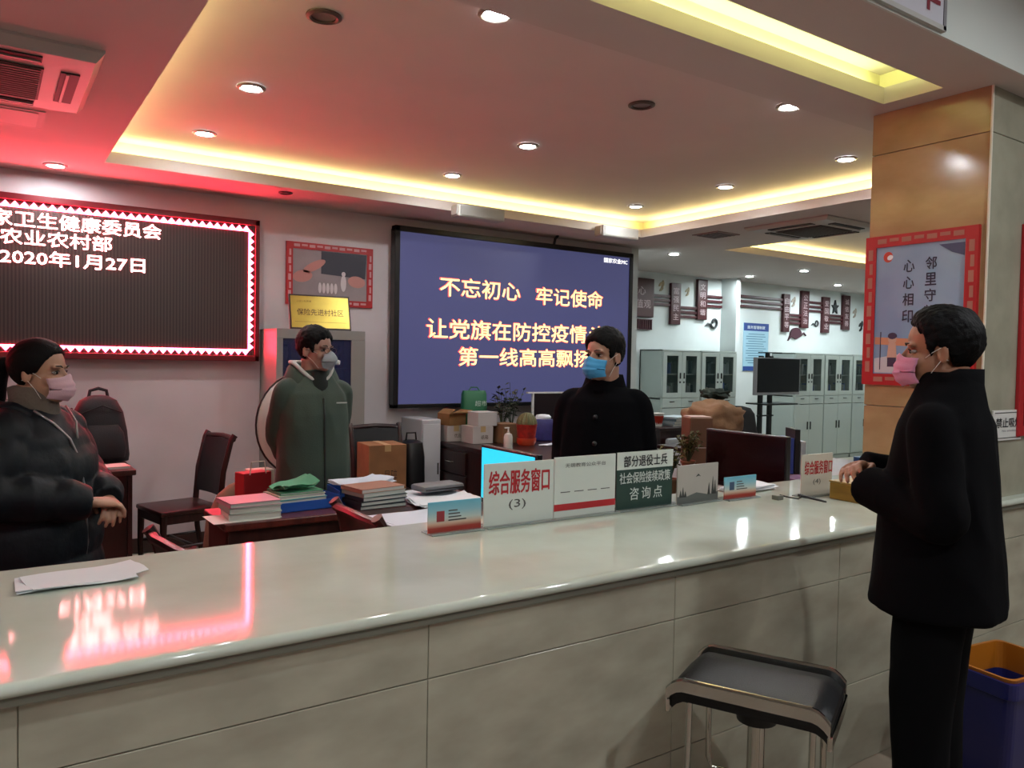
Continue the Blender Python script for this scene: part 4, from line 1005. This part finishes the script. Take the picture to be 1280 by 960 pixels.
# cushion curved down at both ends
def saddle(x): return -.0 if abs(x) < .15 else -((abs(x)-.15)/.055)**2*.045
rs = []
for i in range(25):
    x = -W2+2*W2*i/24; zz_ = SZ+saddle(x)
    ring = []
    for yy, dz in ((-D2+.02, 0), (-D2+.010, .012), (-D2+.022, .026), (-.05, .03), (.05, .03), (D2-.03, .026), (D2-.012, .012), (D2-.02, 0), (D2-.022, -.03), (0, -.034), (-D2+.022, -.03)):
        ring.append(Vector((x, yy, zz_-.028+dz)))
    rs.append(ring)
MB().rings(rs).build('seat', leather, t, smooth=True)
for sy in (-1, 1):
    rs = []
    for i in range(29):
        x = -W2-.004+(2*W2+.008)*i/28; zz_ = SZ+saddle(x*.99)+.002; y = sy*(D2)
        k = 1 if abs(x) < .19 else 1
        rs.append([Vector((x, y-.008, zz_-.024)), Vector((x, y+.008, zz_-.024)), Vector((x, y+.008, zz_+.004)), Vector((x, y+.003, zz_+.009)), Vector((x, y-.003, zz_+.009)), Vector((x, y-.008, zz_+.004))])
    MB().rings(rs).build('chrome_side_band', chrome, t, smooth=False)
for sx_ in (-1, 1):
    MB().box(sx_*(W2+.002)-.006, sx_*(W2+.002)+.006, -D2, D2, SZ-.085, SZ-.05, .003).build('chrome_end_band', chrome, t)
m = MB(); m.loft([(0, 0, .0, .2, .2), (0, 0, .012, .2, .2), (0, 0, .03, .05, .05), (0, 0, .05, .036, .036)], 32); m.build('base', chrome, t, smooth=True)
MB().cyl((0, 0, .04), (0, 0, .42), .032).build('outer_column', chrome, t, smooth=True)
MB().cyl((0, 0, .4), (0, 0, SZ-.06), .022).build('gas_lift', chrome, t, smooth=True)
MB().lathe([(0, .60), (.05, .60), (.055, .65), (0, .65)]).build('seat_mount', black_m, t, smooth=True)
MB().tube([(-.15, -.09, SZ-.04), (-.15, -.1, .42), (-.14, -.105, .39), (0, -.11, .385), (.14, -.105, .39), (.15, -.1, .42), (.15, -.09, SZ-.04)], .008, 10).build('footrest', chrome, t, smooth=True)
MB().tube([(-.15, .09, SZ-.04), (-.15, .1, .42), (-.14, .105, .39), (0, .11, .385), (.14, .105, .39), (.15, .1, .42), (.15, .09, SZ-.04)], .008, 10).build('footrest', chrome, t, smooth=True)

# ------------------------------------------------------------------ recycling bin
t = thing('recycling_bin', 'blue recycling bin with orange inner rim behind the man in the black coat', 'bin', (3.13, 1.33, 0), radians(-8))
H = .43
def rbox(z, a, b): return [Vector((sx_*a-sx_*.02*(1-cos(q)) if False else sx_*(a-.03)+.03*cos(q), sy_*(b-.03)+.03*sin(q), z)) for sx_, sy_, q0 in ((1, 1, 0), (-1, 1, pi/2), (-1, -1, pi), (1, -1, 3*pi/2)) for q in [q0+pi/2*k/4 for k in range(5)]]
m = MB(); m.rings([rbox(0, .14, .10), rbox(.02, .15, .11), rbox(H-.06, .19, .145), rbox(H-.055, .2, .155), rbox(H, .2, .155), rbox(H, .185, .14), rbox(.05, .13, .09)])
m.build('bin_body', mat('bin_blue', '161c5c', .35), t, smooth=False)
m = MB(); m.rings([rbox(H-.002, .187, .142), rbox(H+.012, .19, .145), rbox(H+.012, .178, .133), rbox(H-.09, .172, .127), rbox(H-.09, .18, .135)], closed=True); m.build('orange_rim', mat('bin_orange', 'a86418', .4), t)
Mx = Vector((0, 0, 0))
wh = mat('bin_print', '7c84b0', .5)
O_ = Vector((-.02, -.148, .28))
for k in range(3):
    a = pi/2+2*pi*k/3; a2 = a+2*pi/3
    p, q = Vector((cos(a)*.04, sin(a)*.04)), Vector((cos(a2)*.04, sin(a2)*.04)); d = (q-p).normalized(); n_ = Vector((-d.y, d.x))
    p2 = p+d*.014; q2 = q-d*.012
    MB().prism([tuple(p2-n_*.005), tuple(q2-n_*.005), tuple(q-d*.002), tuple(q2+n_*.005), tuple(p2+n_*.005)][::1], O_, R_, U_, .003).build('recycling_arrow', wh, t)
text('lettering', '可回收物', (-.075, -.142, .19), R_, U_, .12, .028, wh, t, .01, lift=.008)
text('lettering', 'Recyclable', (-.075, -.14, .165), R_, U_, .12, .018, wh, t, .0, lift=.008)

# ------------------------------------------------------------------ people
def evaluate(bmm, voxel, smooth=2, name='m'):
    me = bmm.mesh(name); o = bpy.data.objects.new('tmp', me)
    r = o.modifiers.new('r', 'REMESH'); r.mode = 'VOXEL'; r.voxel_size = voxel; r.use_smooth_shade = True
    if smooth:
        s = o.modifiers.new('s', 'SMOOTH'); s.factor = .5; s.iterations = smooth
    return ev_mesh(o)
def spline(pts, n):
    pts = [Vector(p) for p in pts]; out = []
    for i in range(len(pts)-1):
        p0 = pts[max(i-1, 0)]; p1 = pts[i]; p2 = pts[i+1]; p3 = pts[min(i+2, len(pts)-1)]
        for k in range(n):
            t_ = k/n
            out.append(.5*((2*p1)+(p2-p0)*t_+(2*p0-5*p1+4*p2-p3)*t_*t_+(3*p1-p0-3*p2+p3)*t_**3))
    out.append(pts[-1]); return out
def interp(vals, n):
    out = []
    for i in range(len(vals)-1):
        for k in range(n): out.append(vals[i]+(vals[i+1]-vals[i])*k/n)
    out.append(vals[-1]); return out
def head_mesh(fem=False):
    m = MB()
    m.ell((0, -.012, .035), (.075, .094, .083)).ell((0, .018, -.03), (.061, .068, .08)).ell((0, .03, -.08), (.044, .05, .034)).ell((0, .062, -.096), (.02, .018, .016))
    m.tube([(0, .078, .012), (0, .094, -.012), (0, .106, -.034), (0, .088, -.044)], [.007, .009, .013, .008], 10)
    for s in (-1, 1):
        m.ell((s*.012, .09, -.037), (.009, .01, .008), u=12, v=8)
        m.ell((s*.03, .07, .021), (.026, .013, .008), u=12, v=8)
        m.ell((s*.04, .05, -.028), (.023, .026, .024), u=12, v=8)
        m.ell((s*.076, -.012, -.008), (.007, .018, .030), Matrix.Rotation(s*.25, 4, 'Z'), u=12, v=10)
    m.ell((0, .083, -.06), (.022, .010, .005), u=12, v=8).ell((0, .082, -.069), (.02, .010, .006), u=12, v=8)
    m.tube([(0, -.025, -.05), (0, -.035, -.13), (0, -.045, -.2)], [.058, .052, .058], 20)
    me = evaluate(m, .0042, 3)
    for v in me.vertices:
        for s in (-1, 1):
            d = (v.co-Vector((s*.031, .08, .002))); g = exp(-(d.x**2/.00028+d.z**2/.00012+d.y**2/.0012))
            v.co.y -= .011*g
            d = (v.co-Vector((s*.082, -.006, -.006))); g = exp(-(d.y**2/.00006+d.z**2/.0002+d.x**2/.0001)); v.co.x -= s*.006*g
    return me
def hair_mesh(style, seed=1):
    bm = bmesh.new(); bmesh.ops.create_icosphere(bm, subdivisions=6 if style == 'recede' else 5, radius=1)
    c = Vector((0, -.012, .032)); R = Vector((.076, .096, .086))
    def line(y, ax):
        pts = [(-.12, -.075), (-.07, -.07), (-.04, -.045), (-.018, .004), (.005, .012), (.02, -.012), (.03, -.008), (.042, .035), (.07, .062), (.1, .074)]
        if style == 'fem': pts = [(-.12, -.08), (-.06, -.07), (-.03, -.03), (-.005, -.012), (.02, .0), (.04, .03), (.065, .068), (.1, .086)]
        if style == 'recede': pts = [(-.12, -.075), (-.07, -.07), (-.04, -.045), (-.018, .004), (.005, .012), (.018, -.014), (.028, .01), (.036, .05), (.058, .078), (.1, .084)]
        for (a, p), (b_, q) in zip(pts, pts[1:]):
            if a <= y <= b_: return p+(q-p)*(y-a)/(b_-a)
        return pts[0][1] if y < pts[0][0] else pts[-1][1]
    for v in bm.verts:
        d = v.co.copy(); p = Vector((c.x+d.x*R.x, c.y+d.y*R.y, c.z+d.z*R.z))
        jag = noise.noise(Vector((p.x*55, p.y*55, seed*3.1)))*.010*(style != 'fem'); dist = p.z-line(p.y, abs(p.x))-jag+(.018*max(0, abs(p.x)/.05-.6) if p.y > .045 and style != 'fem' else 0)
        k = dist/.010; k = max(0, min(1, k+.5)); k = k*k*(3-2*k)
        vol = .012+.008*max(0, d.z)
        if style == 'recede': vol = .011+.012*max(0, d.z)+.004*max(0, -d.y)+.006*max(0, d.y)*max(0, d.z)
        if style == 'fem': vol = .010+.003*max(0, d.z)
        if style == 'short': vol = .010+.013*max(0, d.z)
        if style == 'fem':
            n_ = noise.noise(Vector((p.x*160, p.y*18, p.z*60+seed)))*.0014
        else:
            n_ = noise.noise(Vector((p.x*190+seed, p.y*90, p.z*100)))*(.0025 if style == 'recede' else .005)+noise.noise(p*34+Vector((seed, 0, 0)))*.005
        grow = max(0, min(1, dist/.035)); out = .004+(vol-.004)*(grow*(2-grow))+n_*(1 if k > .5 else k*2)
        v.co = p+Vector((d.x, d.y, d.z)).normalized()*(out*k-.012*(1-k))
    me = bpy.data.meshes.new('hair'); bm.to_mesh(me); bm.free(); return me
def hand_mb(m, wrist, d, nrm, side, curl=.5):
    """d finger direction, nrm: back-of-hand normal, side +1 thumb on +x of (d x nrm)"""
    d = Vector(d).normalized(); nrm = Vector(nrm); nrm = (nrm-d*nrm.dot(d)).normalized(); x = d.cross(nrm)*side
    W = Vector(wrist)
    L = lambda a, b_, c_: W+x*a+d*b_+nrm*c_
    rs = []
    for b_, w_, t_ in ((-.04, .026, .02), (0, .027, .019), (.03, .036, .017), (.06, .041, .016), (.088, .04, .013)):
        rs.append([L(w_*cos(q), b_, t_*sin(q)) for q in [2*pi*j/16 for j in range(16)]])
    m.rings(rs)
    for off, ln, r in ((.03, .072, .0088), (.0105, .08, .009), (-.0095, .074, .0088), (-.029, .058, .0078)):
        p = (off, .078, 0); pts = [L(*p)]; a = 0; yy, zz_ = .078, 0
        for k, s in enumerate((.42, .32, .26)):
            a += curl*(.6 if k == 0 else .9); yy += cos(a)*ln*s*1.15; zz_ -= sin(a)*ln*s*1.15; pts.append(L(off*(1+.1*k), yy, zz_))
        m.tube(pts, [r*1.08, r, r*.92, r*.8], 8); m.ell(pts[-1], (r*.8,)*3, u=8, v=6)
    pts = [L(.028, .012, -.004), L(.045, .038, -.012), L(.052, .064, -.02), L(.046, .086, -.028)]
    m.tube(pts, [.014, .0115, .010, .0085], 8); m.ell(pts[-1], (.0085,)*3, u=8, v=6)
    return m
def append(me_list, name):
    bm = bmesh.new()
    for me, M in me_list:
        t_ = me.copy(); t_.transform(M); bm.from_mesh(t_)
    out = bpy.data.meshes.new(name); bm.to_mesh(out); bm.free(); return out
def folds(me, amp, sc_=7, seed=0, zs=.5, ridge=True):
    ns = [v.normal.copy() for v in me.vertices]
    for v, nn in zip(me.vertices, ns):
        p = v.co; q = Vector((p.x*sc_, p.y*sc_, p.z*sc_*zs))+Vector((seed, seed*.3, 0))
        a = noise.noise(q); b_ = noise.noise(q*2.3+Vector((3, 1, 2)))
        v.co = p+nn*(amp*(a+.5*b_ if not ridge else (.7-abs(a)*2.2)*.8+.5*b_))
HS = {}
def person(label, loc, face_body, face_head, H, skin_c, hair_style, hair_c, arms, rings, sleeve, coat_m, trouser_c, coat_name, mask_c, mask_kind, seed=1, lap=None, collar=None, fold=.006, quilt=0, vox=.0075, tilt=0, hand_curl=(.5, .5), hand_n=((0, 0, 1), (0, 0, 1)), leg_sp=.09, hands_d=None, sw=.165):
    ang = math.atan2(face_body[1], face_body[0])-pi/2
    rel = math.atan2(face_head[1], face_head[0])-pi/2-ang
    sk = mat('skin_'+skin_c, skin_c, .5, var=.06, scale=14)
    hc = (0, .02, H-.125)
    HM = Matrix.Translation(hc) @ Matrix.Rotation(rel, 4, 'Z') @ Matrix.Rotation(tilt, 4, 'X')
    b = MB()
    b.loft([(0, 0, .82, .15, .10), (0, 0, .95, .15, .10), (0, 0, 1.05, .13, .09), (0, 0, 1.2, .15, .10), (0, 0, H-.36, .125, .085), (0, -.01, H-.29, .075, .06), (0, -.01, H-.22, .055, .055)], 28)
    sh = H-.29
    for (s, el, wr) in arms:
        pts = spline([(s*.115, 0, sh-.085), el, wr], 6); b.tube(pts, interp([.048, .04, .026], 6), 14)
    for s in (-1, 1):
        b.tube(spline([(s*.085, 0, .88), (s*leg_sp, .015, .47), (s*leg_sp, -.01, .06)], 6), interp([.085, .058, .038], 6), 16)
        b.ell((s*leg_sp, .05, .04), (.042, .11, .035), u=16, v=10)
    body = evaluate(b, .014, 3)
    if 'h' not in HS: HS['h'] = head_mesh()
    hm = MB()
    for k, (s, el, wr) in enumerate(arms):
        d = hands_d[k] if hands_d else (Vector(wr)-Vector(el))
        hand_mb(hm, wr, d, hand_n[k], 1 if s < 0 else -1, hand_curl[k])
    hands = evaluate(hm, .0048, 1)
    me = append([(body, Matrix()), (HS['h'], HM), (hands, Matrix())], 'person')
    root = link('person', me, sk, None, loc, True); root.rotation_euler = (0, 0, ang); tag(root, label, 'person')
    # hair
    hme = hair_mesh(hair_style, seed); hme.transform(HM); hr = link('hair', hme, mat('hair_'+hair_c, hair_c, .6, spec=.12, bump=.3, bscale=300), root, None, True)
    # eyes, brows
    ew = mat('eye_white', '988f88', .4); ed = mat('eye_dark', '120c0a', .2)
    for s in (-1, 1):
        m = MB(); m.ell((s*.031, .0655, .001), (.013, .0105, .0056), u=16, v=10); em = m.mesh(); em.transform(HM); eo = link('eye', em, ew, root, None, True)
        m = MB(); m.ell((s*.031, .0735, .001), (.0072, .0048, .0058), u=12, v=8); em = m.mesh(); em.transform(HM); link('iris', em, ed, eo, None, True)
        m = MB(); m.tube([(s*.017, .075, .003), (s*.026, .0795, .0078), (s*.036, .0785, .0078), (s*.046, .071, .0035)], [.0012, .0022, .0022, .0012], 6); em = m.mesh(); em.transform(HM); link('eyelid_line', em, ed, root, None, True)
        m = MB(); m.tube([(s*.014, .086, .021), (s*.028, .0865, .0265), (s*.042, .077, .0255), (s*.05, .068, .021)], [.002, .0034, .003, .0015], 8, flat=.8); em = m.mesh(); em.transform(HM); link('eyebrow', em, mat('brow', '1c1410', .7), root, None, True)
    # mask
    mm = mat('mask_'+mask_c, mask_c, .75, bump=.1, bscale=250)
    m = MB(); rows = 17; cols = 25; g0 = []; g1 = []
    for i in range(rows):
        v_ = i/(rows-1)
        zc = -.012-.094*v_
        if mask_kind == 'cup':
            dep = .094+.036*sin(pi*min(1, v_*1.05)**.8)
            half = radians(40+22*sin(pi*v_)); wid = .066
        else:
            dep = .098+.024*sin(pi*(v_*.85+.02))-.012*max(0, v_-.7)*3
            half = radians(68); wid = .069-.006*v_
            dep += .0022*sin(v_*4*2*pi)
        r0, r1 = [], []
        for j in range(cols):
            a = -half+2*half*j/(cols-1); f_ = abs(a)/half
            bridge = .006*exp(-(a/.25)**2)*(1-v_)**2
            x = wid*sin(a)*1.02; y = .004+(dep+bridge-.004)*max(0, cos(a))**.72+(.0 if mask_kind == 'cup' else 0)
            zz_ = zc+(.012*f_ if i > rows/2 else -.008*f_*(1-v_)) + (.010*exp(-(a/.3)**2)*(1-v_)**3)
            p = Vector((x, y, zz_)); r0.append(p); r1.append(p-Vector((sin(a), cos(a), 0))*.0015)
        g0.append(r0); g1.append(r1)
    va = [[m.bm.verts.new(p) for p in r] for r in g0]; vb = [[m.bm.verts.new(p) for p in r] for r in g1]
    for i in range(rows-1):
        for j in range(cols-1):
            m.bm.faces.new((va[i][j], va[i][j+1], va[i+1][j+1], va[i+1][j])); m.bm.faces.new((vb[i][j], vb[i+1][j], vb[i+1][j+1], vb[i][j+1]))
    ed_ = [(0, j) for j in range(cols)]+[(i, cols-1) for i in range(1, rows)]+[(rows-1, j) for j in range(cols-2, -1, -1)]+[(i, 0) for i in range(rows-2, 0, -1)]
    for q in range(len(ed_)):
        (a0_, b0_), (a1_, b1_) = ed_[q], ed_[(q+1) % len(ed_)]; m.bm.faces.new((va[a0_][b0_], vb[a0_][b0_], vb[a1_][b1_], va[a1_][b1_]))
    me2 = m.mesh(); me2.transform(HM); mo = link('face_mask', me2, mm, root, None, True)
    lp = mat('ear_loop_white', 'd6d2cc', .7)
    for s in (-1, 1):
        xe = s*.066 if mask_kind != 'cup' else s*.058
        ys = .03 if mask_kind != 'cup' else .055
        for za, zb in ((-.02, .012), (-.095, -.022)):
            m = MB(); m.tube([(xe*.97, ys+.004, za), (xe*1.08, ys*.5, (za+zb)/2), (s*.079, -.012, zb), (s*.081, -.026, zb-.006)], .001, 6)
            e3 = m.mesh(); e3.transform(HM); link('ear_loop', e3, lp, mo, None, True)
    if mask_kind == 'cup':
        m = MB(); m.cyl((-.022, .118, -.062), (-.027, .134, -.064), .014, .012, 16); e3 = m.mesh(); e3.transform(HM); link('valve', e3, white_p, mo, None, False)
    # coat
    c = MB()
    rr = []
    if quilt:
        zs_ = [r[2] for r in rings]; z = zs_[0]; N_ = 70
        for q in range(N_+1):
            z = zs_[0]+(zs_[-1]-zs_[0])*q/N_
            for a_, b_ in zip(rings, rings[1:]):
                if a_[2] <= z <= b_[2]+1e-6:
                    f_ = (z-a_[2])/(b_[2]-a_[2]); vals = [a_[i]+(b_[i]-a_[i])*f_ for i in range(5)]; break
            bul = quilt*(abs(sin(pi*(z-zs_[0])/.135))**.6-.5)*(1 if z < zs_[-1]-.12 else .3)
            rr.append((vals[0], vals[1], z, vals[3]+bul, vals[4]+bul))
        c.loft(rr, 48, 2.3)
    else: c.loft(rings, 48, 2.3)
    for (s, el, wr) in arms:
        wrv = Vector(wr); elv = Vector(el); cuff = wrv+(elv-wrv).normalized()*.0
        pts = spline([(s*.09, -.005, sh-.028), (s*sw, -.005, sh-.06), elv.lerp(Vector((s*sw, 0, sh-.09)), .5)+Vector((s*.008, 0, 0)), elv, elv.lerp(cuff, .55), cuff], 10)
        rad = interp(sleeve, 10)
        if quilt:
            acc = 0; r2 = []
            for i, p in enumerate(pts):
                if i: acc += (p-pts[i-1]).length
                r2.append(rad[i]+quilt*(abs(sin(pi*acc/.125))**.6-.5))
            rad = r2
        c.tube(pts, rad, 22)
    cm_ = evaluate(c, vox, 9 if not quilt else 2)
    folds(cm_, fold, 7, seed)
    co_ = link(coat_name, cm_, coat_m, root, None, True)
    # trousers, shoes
    tr = MB(); tr.loft([(0, 0, .80, .175, .125), (0, 0, .9, .175, .125), (0, 0, 1.0, .16, .115)], 32)
    for s in (-1, 1):
        tr.tube(spline([(s*.085, 0, .87), (s*leg_sp, .015, .47), (s*leg_sp, -.01, .07)], 6), interp([.105, .082, .066], 6), 20)
    tm = evaluate(tr, .012, 3); folds(tm, .005, 9, seed+3)
    link('trousers', tm, mat('trousers_'+trouser_c, trouser_c, 1, spec=.1), root, None, True)
    for s in (-1, 1):
        sh_ = MB(); sh_.ell((s*leg_sp, .05, .045), (.05, .135, .042), u=20, v=12).box(s*leg_sp-.045, s*leg_sp+.045, -.075, .17, 0, .02, .008)
        link('shoe', evaluate(sh_, .008, 2), black_p, root, None, True)
    return root, HM, sh
def part(root, m, name, mt, M=None, smooth=True):
    me = m.mesh(name)
    if M is not None: me.transform(M)
    return link(name, me, mt, root, None, smooth)

# --- the man in a black coat at right (outside the counter)
bcoat = mat('black_wool', '08080a', 1, spec=.08, bump=.1, bscale=200)
r_, HM, sh = person('man in a long black coat and pink face mask standing before the counter', (2.382, 1.206, 0), (-.30, .954), (-.46, .888), 1.69, '9c6e54', 'recede', '050506',
    [(-1, (-.225, -.04, 1.10), (-.09, .19, 1.155)), (1, (.225, -.03, 1.12), (.06, .24, 1.185))],
    [(0, 0, .80, .225, .18), (0, 0, .815, .228, .183), (0, 0, .95, .215, .172), (0, -.0, 1.1, .205, .155), (0, -.005, 1.25, .195, .14), (0, -.01, 1.345, .2, .125), (0, -.01, 1.40, .165, .105), (0, -.015, 1.47, .095, .085), (0, -.015, 1.50, .078, .075)],
    [.05, .068, .068, .068, .064, .06], bcoat, '09090b', 'coat', 'c887a4', 'flat', seed=2, fold=.007, hands_d=((.95, .3, .05), (-.95, .1, .15)), hand_n=((0, .5, 1), (0, .5, 1)), hand_curl=(.8, .5), leg_sp=.095, tilt=-.03)
m = MB(); m.rings([[Vector((rx*cos(a), oy+ry*sin(a), z-.045*max(0, sin(a)+.3)/1.3*(z-1.40)/.11)) for a in [2*pi*j/36 for j in range(36)]] for z, rx, ry, oy in ((1.435, .10, .088, -.015), (1.47, .092, .085, -.018), (1.515, .084, .078, -.024), (1.515, .074, .068, -.024), (1.43, .08, .072, -.02))])
part(r_, m, 'collar', bcoat)
m = MB(); m.prism([(0, 0), (.08, .0), (.11, .1), (.06, .19), (.02, .2)], (.0, .128, 1.24), (1, 0, 0), (0, -.30, .95), .012); m.prism([(0, 0), (-.02, .2), (-.06, .19), (-.11, .1), (-.08, 0)], (.0, .128, 1.24), (1, 0, 0), (0, -.30, .95), .012)
part(r_, m, 'lapel', bcoat, None, False)
for z in (.95, 1.07, 1.19): part(r_, MB().cyl((.03, .160-.1*(z-.95), z), (.03, .172-.1*(z-.95), z), .011, seg=12), 'button', black_p)

# --- man in black behind the counter
r_, HM, sh = person('man in black coat and blue surgical mask standing in front of the blue screen', (2.42, 2.80, 0), (-.776, -.63), (-.985, -.17), 1.665, 'a27a66', 'short', '060505',
    [(-1, (-.195, -.03, 1.08), (-.17, .1, .90)), (1, (.195, -.03, 1.08), (.17, .1, .90))],
    [(0, 0, .72, .205, .15), (0, 0, .9, .205, .145), (0, 0, 1.1, .198, .138), (0, 0, 1.24, .192, .13), (0, -.005, 1.33, .18, .115), (0, -.01, 1.372, .14, .09), (0, -.01, 1.41, .085, .075), (0, -.01, 1.425, .072, .07)],
    [.045, .06, .058, .056, .052, .05], mat('black_coat_cloth', '08080b', 1, spec=.08, bump=.1, bscale=200), '0c0c10', 'coat', '3f93c4', 'flat', seed=5, fold=.006)
m = MB(); m.rings([[Vector((rx*cos(a), oy+ry*sin(a), z-.04*max(0, sin(a))*(z-1.36)/.1)) for a in [2*pi*j/36 for j in range(36)]] for z, rx, ry, oy in ((1.37, .115, .095, -.01), (1.415, .098, .088, -.015), (1.455, .086, .08, -.02), (1.455, .074, .068, -.02), (1.38, .08, .072, -.012))])
part(r_, m, 'collar', MC['black_coat_cloth'])
for z in (1.02, 1.14, 1.26): part(r_, MB().cyl((.012, .14-.06*(z-1.02), z), (.012, .153-.06*(z-1.02), z), .011, seg=12), 'button', mat('button_dull', '1c1b1e', .4))

# --- man in green jacket
gj = mat('green_jacket_cloth', '344238', .8, var=.1, scale=6, bump=.15, bscale=160)
r_, HM, sh = person('man in dark green hooded jacket, glasses and grey valved mask, hands behind his back', (1.492, 4.125, 0), (.05, -1), (.55, -.835), 1.67, 'a07868', 'short', '070606',
    [(-1, (-.175, -.11, 1.08), (-.09, -.19, .92)), (1, (.172, -.11, 1.08), (.09, -.21, .95))],
    [(0, 0, .62, .2, .155), (0, 0, .64, .205, .16), (0, 0, .8, .2, .155), (0, 0, 1.0, .196, .15), (0, 0, 1.2, .19, .14), (0, -.005, 1.31, .172, .12), (0, -.01, 1.37, .125, .095), (0, -.01, 1.42, .09, .08), (0, -.01, 1.44, .07, .07)],
    [.045, .06, .058, .055, .052, .048], gj, '15161a', 'jacket', '8d9498', 'cup', seed=8, fold=.008, hands_d=((.8, -.1, -.3), (-.8, -.1, -.3)), hand_n=((0, -1, 0), (0, -1, 0)))
wt = mat('hood_trim_white', 'b4b4ae', .7); dkl = mat('hood_lining', '0f1512', .9)
m = MB(); rs = []
for k, (z, rx, ry, oy) in enumerate(((1.34, .15, .115, -.02), (1.40, .15, .12, -.035), (1.45, .13, .115, -.045), (1.475, .11, .105, -.045), (1.455, .09, .085, -.035), (1.40, .085, .075, -.02))):
    ring = []
    for j in range(40):
        a = 2*pi*j/40; f_ = max(0, sin(a)); dz = -.10*f_**2
        ring.append(Vector((rx*cos(a), oy+ry*sin(a)*(1+.12*f_), z+dz)))
    rs.append(ring)
m.rings(rs); part(r_, m, 'hood', gj)
m = MB(); m.tube([(.112*cos(2*pi*j/40), -.045+.108*sin(2*pi*j/40)*(1+.12*max(0, sin(2*pi*j/40))), 1.478-.10*max(0, sin(2*pi*j/40))**2) for j in range(40)], .0115, 8, closed=True); part(r_, m, 'hood_trim', wt)
m = MB(); m.loft([(0, .02, 1.24, .05, .10), (0, .02, 1.30, .085, .095), (0, .01, 1.36, .08, .09), (0, -.0, 1.43, .068, .078), (0, 0, 1.44, .05, .06)], 28); part(r_, m, 'inner_sweater', dkl)
m = MB(); m.tube([(.0, .162, .64), (.0, .158, .8), (.0, .153, 1.0), (.0, .143, 1.2), (.0, .128, 1.29)], .005, 8); part(r_, m, 'zip', mat('zip_dark', '141c18', .5))
part(r_, MB().box(-.10-.03, -.10+.03, .132, .138, 1.262, 1.268), 'chest_mark', wt, None, False)
gl = mat('glasses_metal', '3a2c28', .3, metal=.6)
for s in (-1, 1):
    m = MB(); m.tube([(s*.032+.021*cos(2*pi*j/20), .094, -.001+.015*sin(2*pi*j/20)) for j in range(20)], .0013, 6, closed=True)
    m.tube([(s*.053, .092, .004), (s*.07, .05, .004), (s*.078, -.01, .002)], .0012, 6)
    part(r_, m, 'glasses', gl, HM)
part(r_, MB().tube([(-.012, .094, .0), (0, .098, .004), (.012, .094, .0)], .0013, 6), 'glasses', gl, HM)

# --- woman in padded jacket
pj = mat('puffer_navy', '090e14', .55, spec=.22, bump=.25, bscale=30)
r_, HM, sh = person('woman in dark padded jacket and pale pink mask at the left edge, hands clasped', (.16, 3.42, 0), (.8, -.6), (.86, -.51), 1.56, 'a47a62', 'fem', '070505',
    [(-1, (-.275, .0, 1.02), (-.07, .24, .95)), (1, (.275, .02, 1.02), (.07, .25, .965))],
    [(0, 0, .62, .25, .19), (0, 0, .64, .255, .2), (0, 0, .8, .255, .195), (0, .005, 1.0, .245, .18), (0, .005, 1.12, .232, .165), (0, 0, 1.20, .2, .14), (0, -.01, 1.25, .15, .11), (0, -.01, 1.285, .1, .09), (0, -.01, 1.30, .08, .08)],
    [.06, .088, .086, .084, .075, .058], pj, '101014', 'padded_jacket', 'bb98a2', 'flat', seed=11, fold=.010, quilt=.012, hands_d=((.75, .6, -.15), (-.75, .6, -.1)), hand_n=((0, .3, 1), (0, .3, 1)), hand_curl=(.7, .6))
m = MB(); ms_ = []
for z, rx, ry, oy in ((1.20, .15, .13, -.01), (1.26, .145, .125, -.02), (1.315, .125, .115, -.03), (1.33, .11, .10, -.03), (1.31, .098, .085, -.025), (1.24, .085, .08, -.01)):
    ms_.append([Vector((rx*cos(a), oy+ry*sin(a)*(1+.1*max(0, sin(a))), z-.075*max(0, sin(a))**2)) for a in [2*pi*j/40 for j in range(40)]])
m.rings(ms_); folds(me_ := m.mesh('c'), .006, 12, 4); link('jacket_collar', me_, pj, r_, None, True)
knit = mat('taupe_knit', '5c5148', .9, bump=.4, bscale=120)
m = MB(); m.loft([(0, .02, 1.16, .09, .11), (0, .015, 1.22, .082, .098), (0, .005, 1.26, .07, .08), (0, .0, 1.285, .076, .086), (0, -.006, 1.32, .073, .085), (0, -.016, 1.378, .069, .084), (0, -.016, 1.386, .055, .062)], 36); part(r_, m, 'turtleneck', knit)
m = MB(); pts = [(0, -.105, .03), (0, -.135, .03), (-.01, -.16, -.01), (-.015, -.17, -.09), (-.01, -.165, -.18), (0, -.15, -.24)]
m.tube(spline(pts, 6), interp([.018, .028, .034, .032, .024, .008], 6), 16); part(r_, m, 'ponytail', MC['hair_070505'], HM)
m = MB(); m.tube([(.0, .176, .64), (.0, .20, .8), (.0, .19, 1.0), (.0, .165, 1.12), (.02, .145, 1.19), (.06, .11, 1.25), (.10, .06, 1.30)], .005, 8); part(r_, m, 'zip', mat('zip_silver', '8c8c8c', .3, metal=.8))
m = MB(); m.tube([(-.02, .15, 1.19), (-.06, .118, 1.25), (-.105, .05, 1.305)], .004, 8); part(r_, m, 'zip', MC['zip_silver'])

bpy.data.scenes.remove(TMP)
